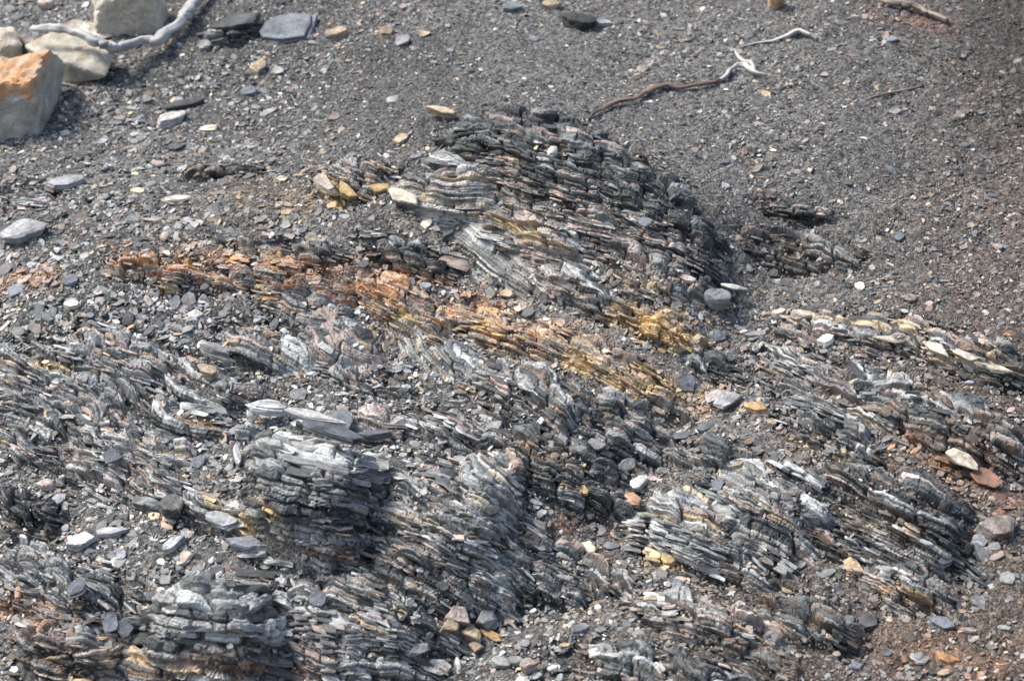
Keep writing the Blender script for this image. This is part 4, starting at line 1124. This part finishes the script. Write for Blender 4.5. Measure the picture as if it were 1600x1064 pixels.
def smap(px, py):
    s = np.full(px.shape, 1.0)
    s *= 1 + .30 * fbm(px / 150, py / 60, seed=66, octaves=3)
    s *= 1 - .06 * sstep(900, 1400, px) * (1 - sstep(350, 560, py))        # fine grit top right
    s *= 1 + .30 * sstep(330, 480, py) * (1 - sstep(700, 1200, px) * .5)
    s *= 1 - .30 * np.exp(-(((px - 640) / 260) ** 2 + ((py - 130) / 90) ** 2))
    s *= 1 + .45 * np.exp(-(((px - 160) / 300) ** 2 + ((py - 270) / 170) ** 2))
    return s


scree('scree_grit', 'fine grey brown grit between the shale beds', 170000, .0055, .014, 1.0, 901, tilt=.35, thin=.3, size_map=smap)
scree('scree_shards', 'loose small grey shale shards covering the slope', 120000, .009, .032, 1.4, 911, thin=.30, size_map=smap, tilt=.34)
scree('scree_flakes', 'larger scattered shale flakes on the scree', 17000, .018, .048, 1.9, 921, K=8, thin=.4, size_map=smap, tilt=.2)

# ------------------------------------------------------------------ the largest loose shards, one object each
LAND = [(206, 28, 'largest pale boulder'), (120, 105, 'flat topped boulder'), (30, 170, 'orange topped boulder'), (250, 77, 'white branch'),
        (458, 54, 'round blue grey slab'), (268, 192, 'lone white grey stone'), (104, 292, 'flat slab on the left scree'), (38, 368, 'long pale weathered slab'),
        (278, 314, 'cream flake'), (905, 42, 'lone black rock'), (690, 188, 'two toned tan slab'), (850, 200, 'dark crest crag'), (1060, 300, 'black crumbly flank'),
        (1000, 150, 'brown root'), (1165, 112, 'forked white root end'), (1240, 62, 'thin white root end'), (1425, 22, 'weathered brown stick'),
        (1240, 320, 'thin dark ledge on the right'), (1255, 385, 'low dark brown ledge on the right'), (1118, 474, 'round grey stone'), (1290, 538, 'bright white stone'),
        (1030, 510, 'ochre patch of the gully head'), (820, 396, 'pale grey bedding sheet'), (700, 272, 'striped grey face'), (520, 290, 'yellow curved stones'),
        (630, 460, 'brightest rust ledge'), (270, 416, 'leftmost rust ledge'), (50, 435, 'rust patch at the left edge'), (405, 522, 'rounded pale knob'), (690, 540, 'smooth light grey beds'),
        (336, 572, 'striped bar over the black hollow'), (478, 700, 'tall stack'), (675, 782, 'arched dome'), (335, 945, 'lower stack'), (126, 852, 'white angular lump'),
        (384, 862, 'oval slab on the lower stack'), (105, 992, 'round brown lump'), (740, 985, 'bottom rubble'), (918, 862, 'cream gully stone'), (998, 758, 'white gully stone'),
        (1130, 632, 'overlapping pale slabs'), (1184, 641, 'ochre orange rock'), (1095, 800, 'blue white mound'), (1205, 768, 'rounded knob'), (1405, 768, 'big dark mound'),
        (1490, 640, 'dark beds at the right edge'), (1333, 888, 'cream orange stone'), (1558, 832, 'pinkish grey block'), (1120, 955, 'pale striped hump'),
        (1010, 1035, 'dark beds at the bottom edge'), (615, 925, 'arched lump with cream stripe'), (80, 575, 'yellow seamed hump'), (30, 785, 'black splintered lump'), (1480, 1032, 'rust stone near the corner')]
rs = np.random.default_rng(77)
cand = []
hero_px = np.array([(h[3], h[4], max(h[5], h[6])) for h in HERO])
while len(cand) < 190:
    x_, y_ = rs.uniform(10, 1590), rs.uniform(8, 1055)
    dense = 1.0 if (x_ < 620 and y_ < 520) or y_ > 850 else (.35 if x_ > 900 and y_ < 420 else .7)
    if rs.random() > dense: continue
    if np.any(np.hypot(hero_px[:, 0] - x_, (hero_px[:, 1] - y_) * 1.4) < hero_px[:, 2] * .6 + 16): continue
    if any(math.hypot(a - x_, (b - y_) * 1.4) < 30 for a, b in cand): continue
    p = at(x_, y_)
    if in_outcrop(np.array([p[0]]), np.array([p[1]]))[0] < .95: continue
    cand.append((x_, y_))
CH = [('dark', DARK * 1.5), ('dark', DARK * 1.3), ('blue grey', SLATE * 1.5), ('blue grey', SLATE * 1.8), ('grey', GREY * 1.1), ('grey', GREY * 1.5), ('light grey', LGREY), ('pinkish', PINK * 1.0),
      ('tan', TAN), ('cream', CREAM)]
SHP = [('triangular', 3, 1.0, .75), ('squarish', 4, 1.0, .85), ('long', 5, 1.45, .45), ('oval', 9, 1.1, .7), ('jagged', 6, 1.15, .62)]
used = {}
for k, (x_, y_) in enumerate(cand):
    cn, cc = CH[int(rs.integers(len(CH) - (2 if rs.random() < .6 else 0)))]
    sn, ns, lx, wx = SHP[int(rs.integers(len(SHP)))]
    sz = rs.uniform(11, 18) if rs.random() < .75 else rs.uniform(20, 29)
    if x_ > 700 and y_ < 430: sz *= .62
    zn = 'small' if sz < 19 else 'larger'
    d = [(math.hypot(a - x_, (b - y_) * 1.3), a, b, t) for a, b, t in LAND]
    _, a, b, t = min(d)
    dx, dy = x_ - a, (y_ - b) * 1.3
    side = ('right of' if dx > 0 else 'left of') if abs(dx) > 1.6 * abs(dy) else (('below' if dy > 0 else 'above') if abs(dy) > 1.6 * abs(dx) else
            ('below and right of' if dx > 0 and dy > 0 else 'below and left of' if dy > 0 else 'above and right of' if dx > 0 else 'above and left of'))
    lab = f'{zn} {cn} {sn} shard {side} the {t}'
    if lab in used:
        sn, ns, lx, wx = SHP[(SHP.index((sn, ns, lx, wx)) + 1) % len(SHP)]
        lab = f'{zn} {cn} {sn} shard {side} the {t}'
    if lab in used: continue
    used[lab] = 1
    plate('shale_shard', lab, 'shard', x_, y_, sz * lx, sz * wx * 1.35, sz * rs.uniform(.16, .34), rot=rs.uniform(-40, 40), col=cc * rs.uniform(.85, 1.2),
          face=rs.uniform(-.05, .3), lean=rs.uniform(-.2, .2), sides=ns, seed=400 + k, sub=3, sharp=18, sink=.15, group='loose shards on the scree', layers=1)
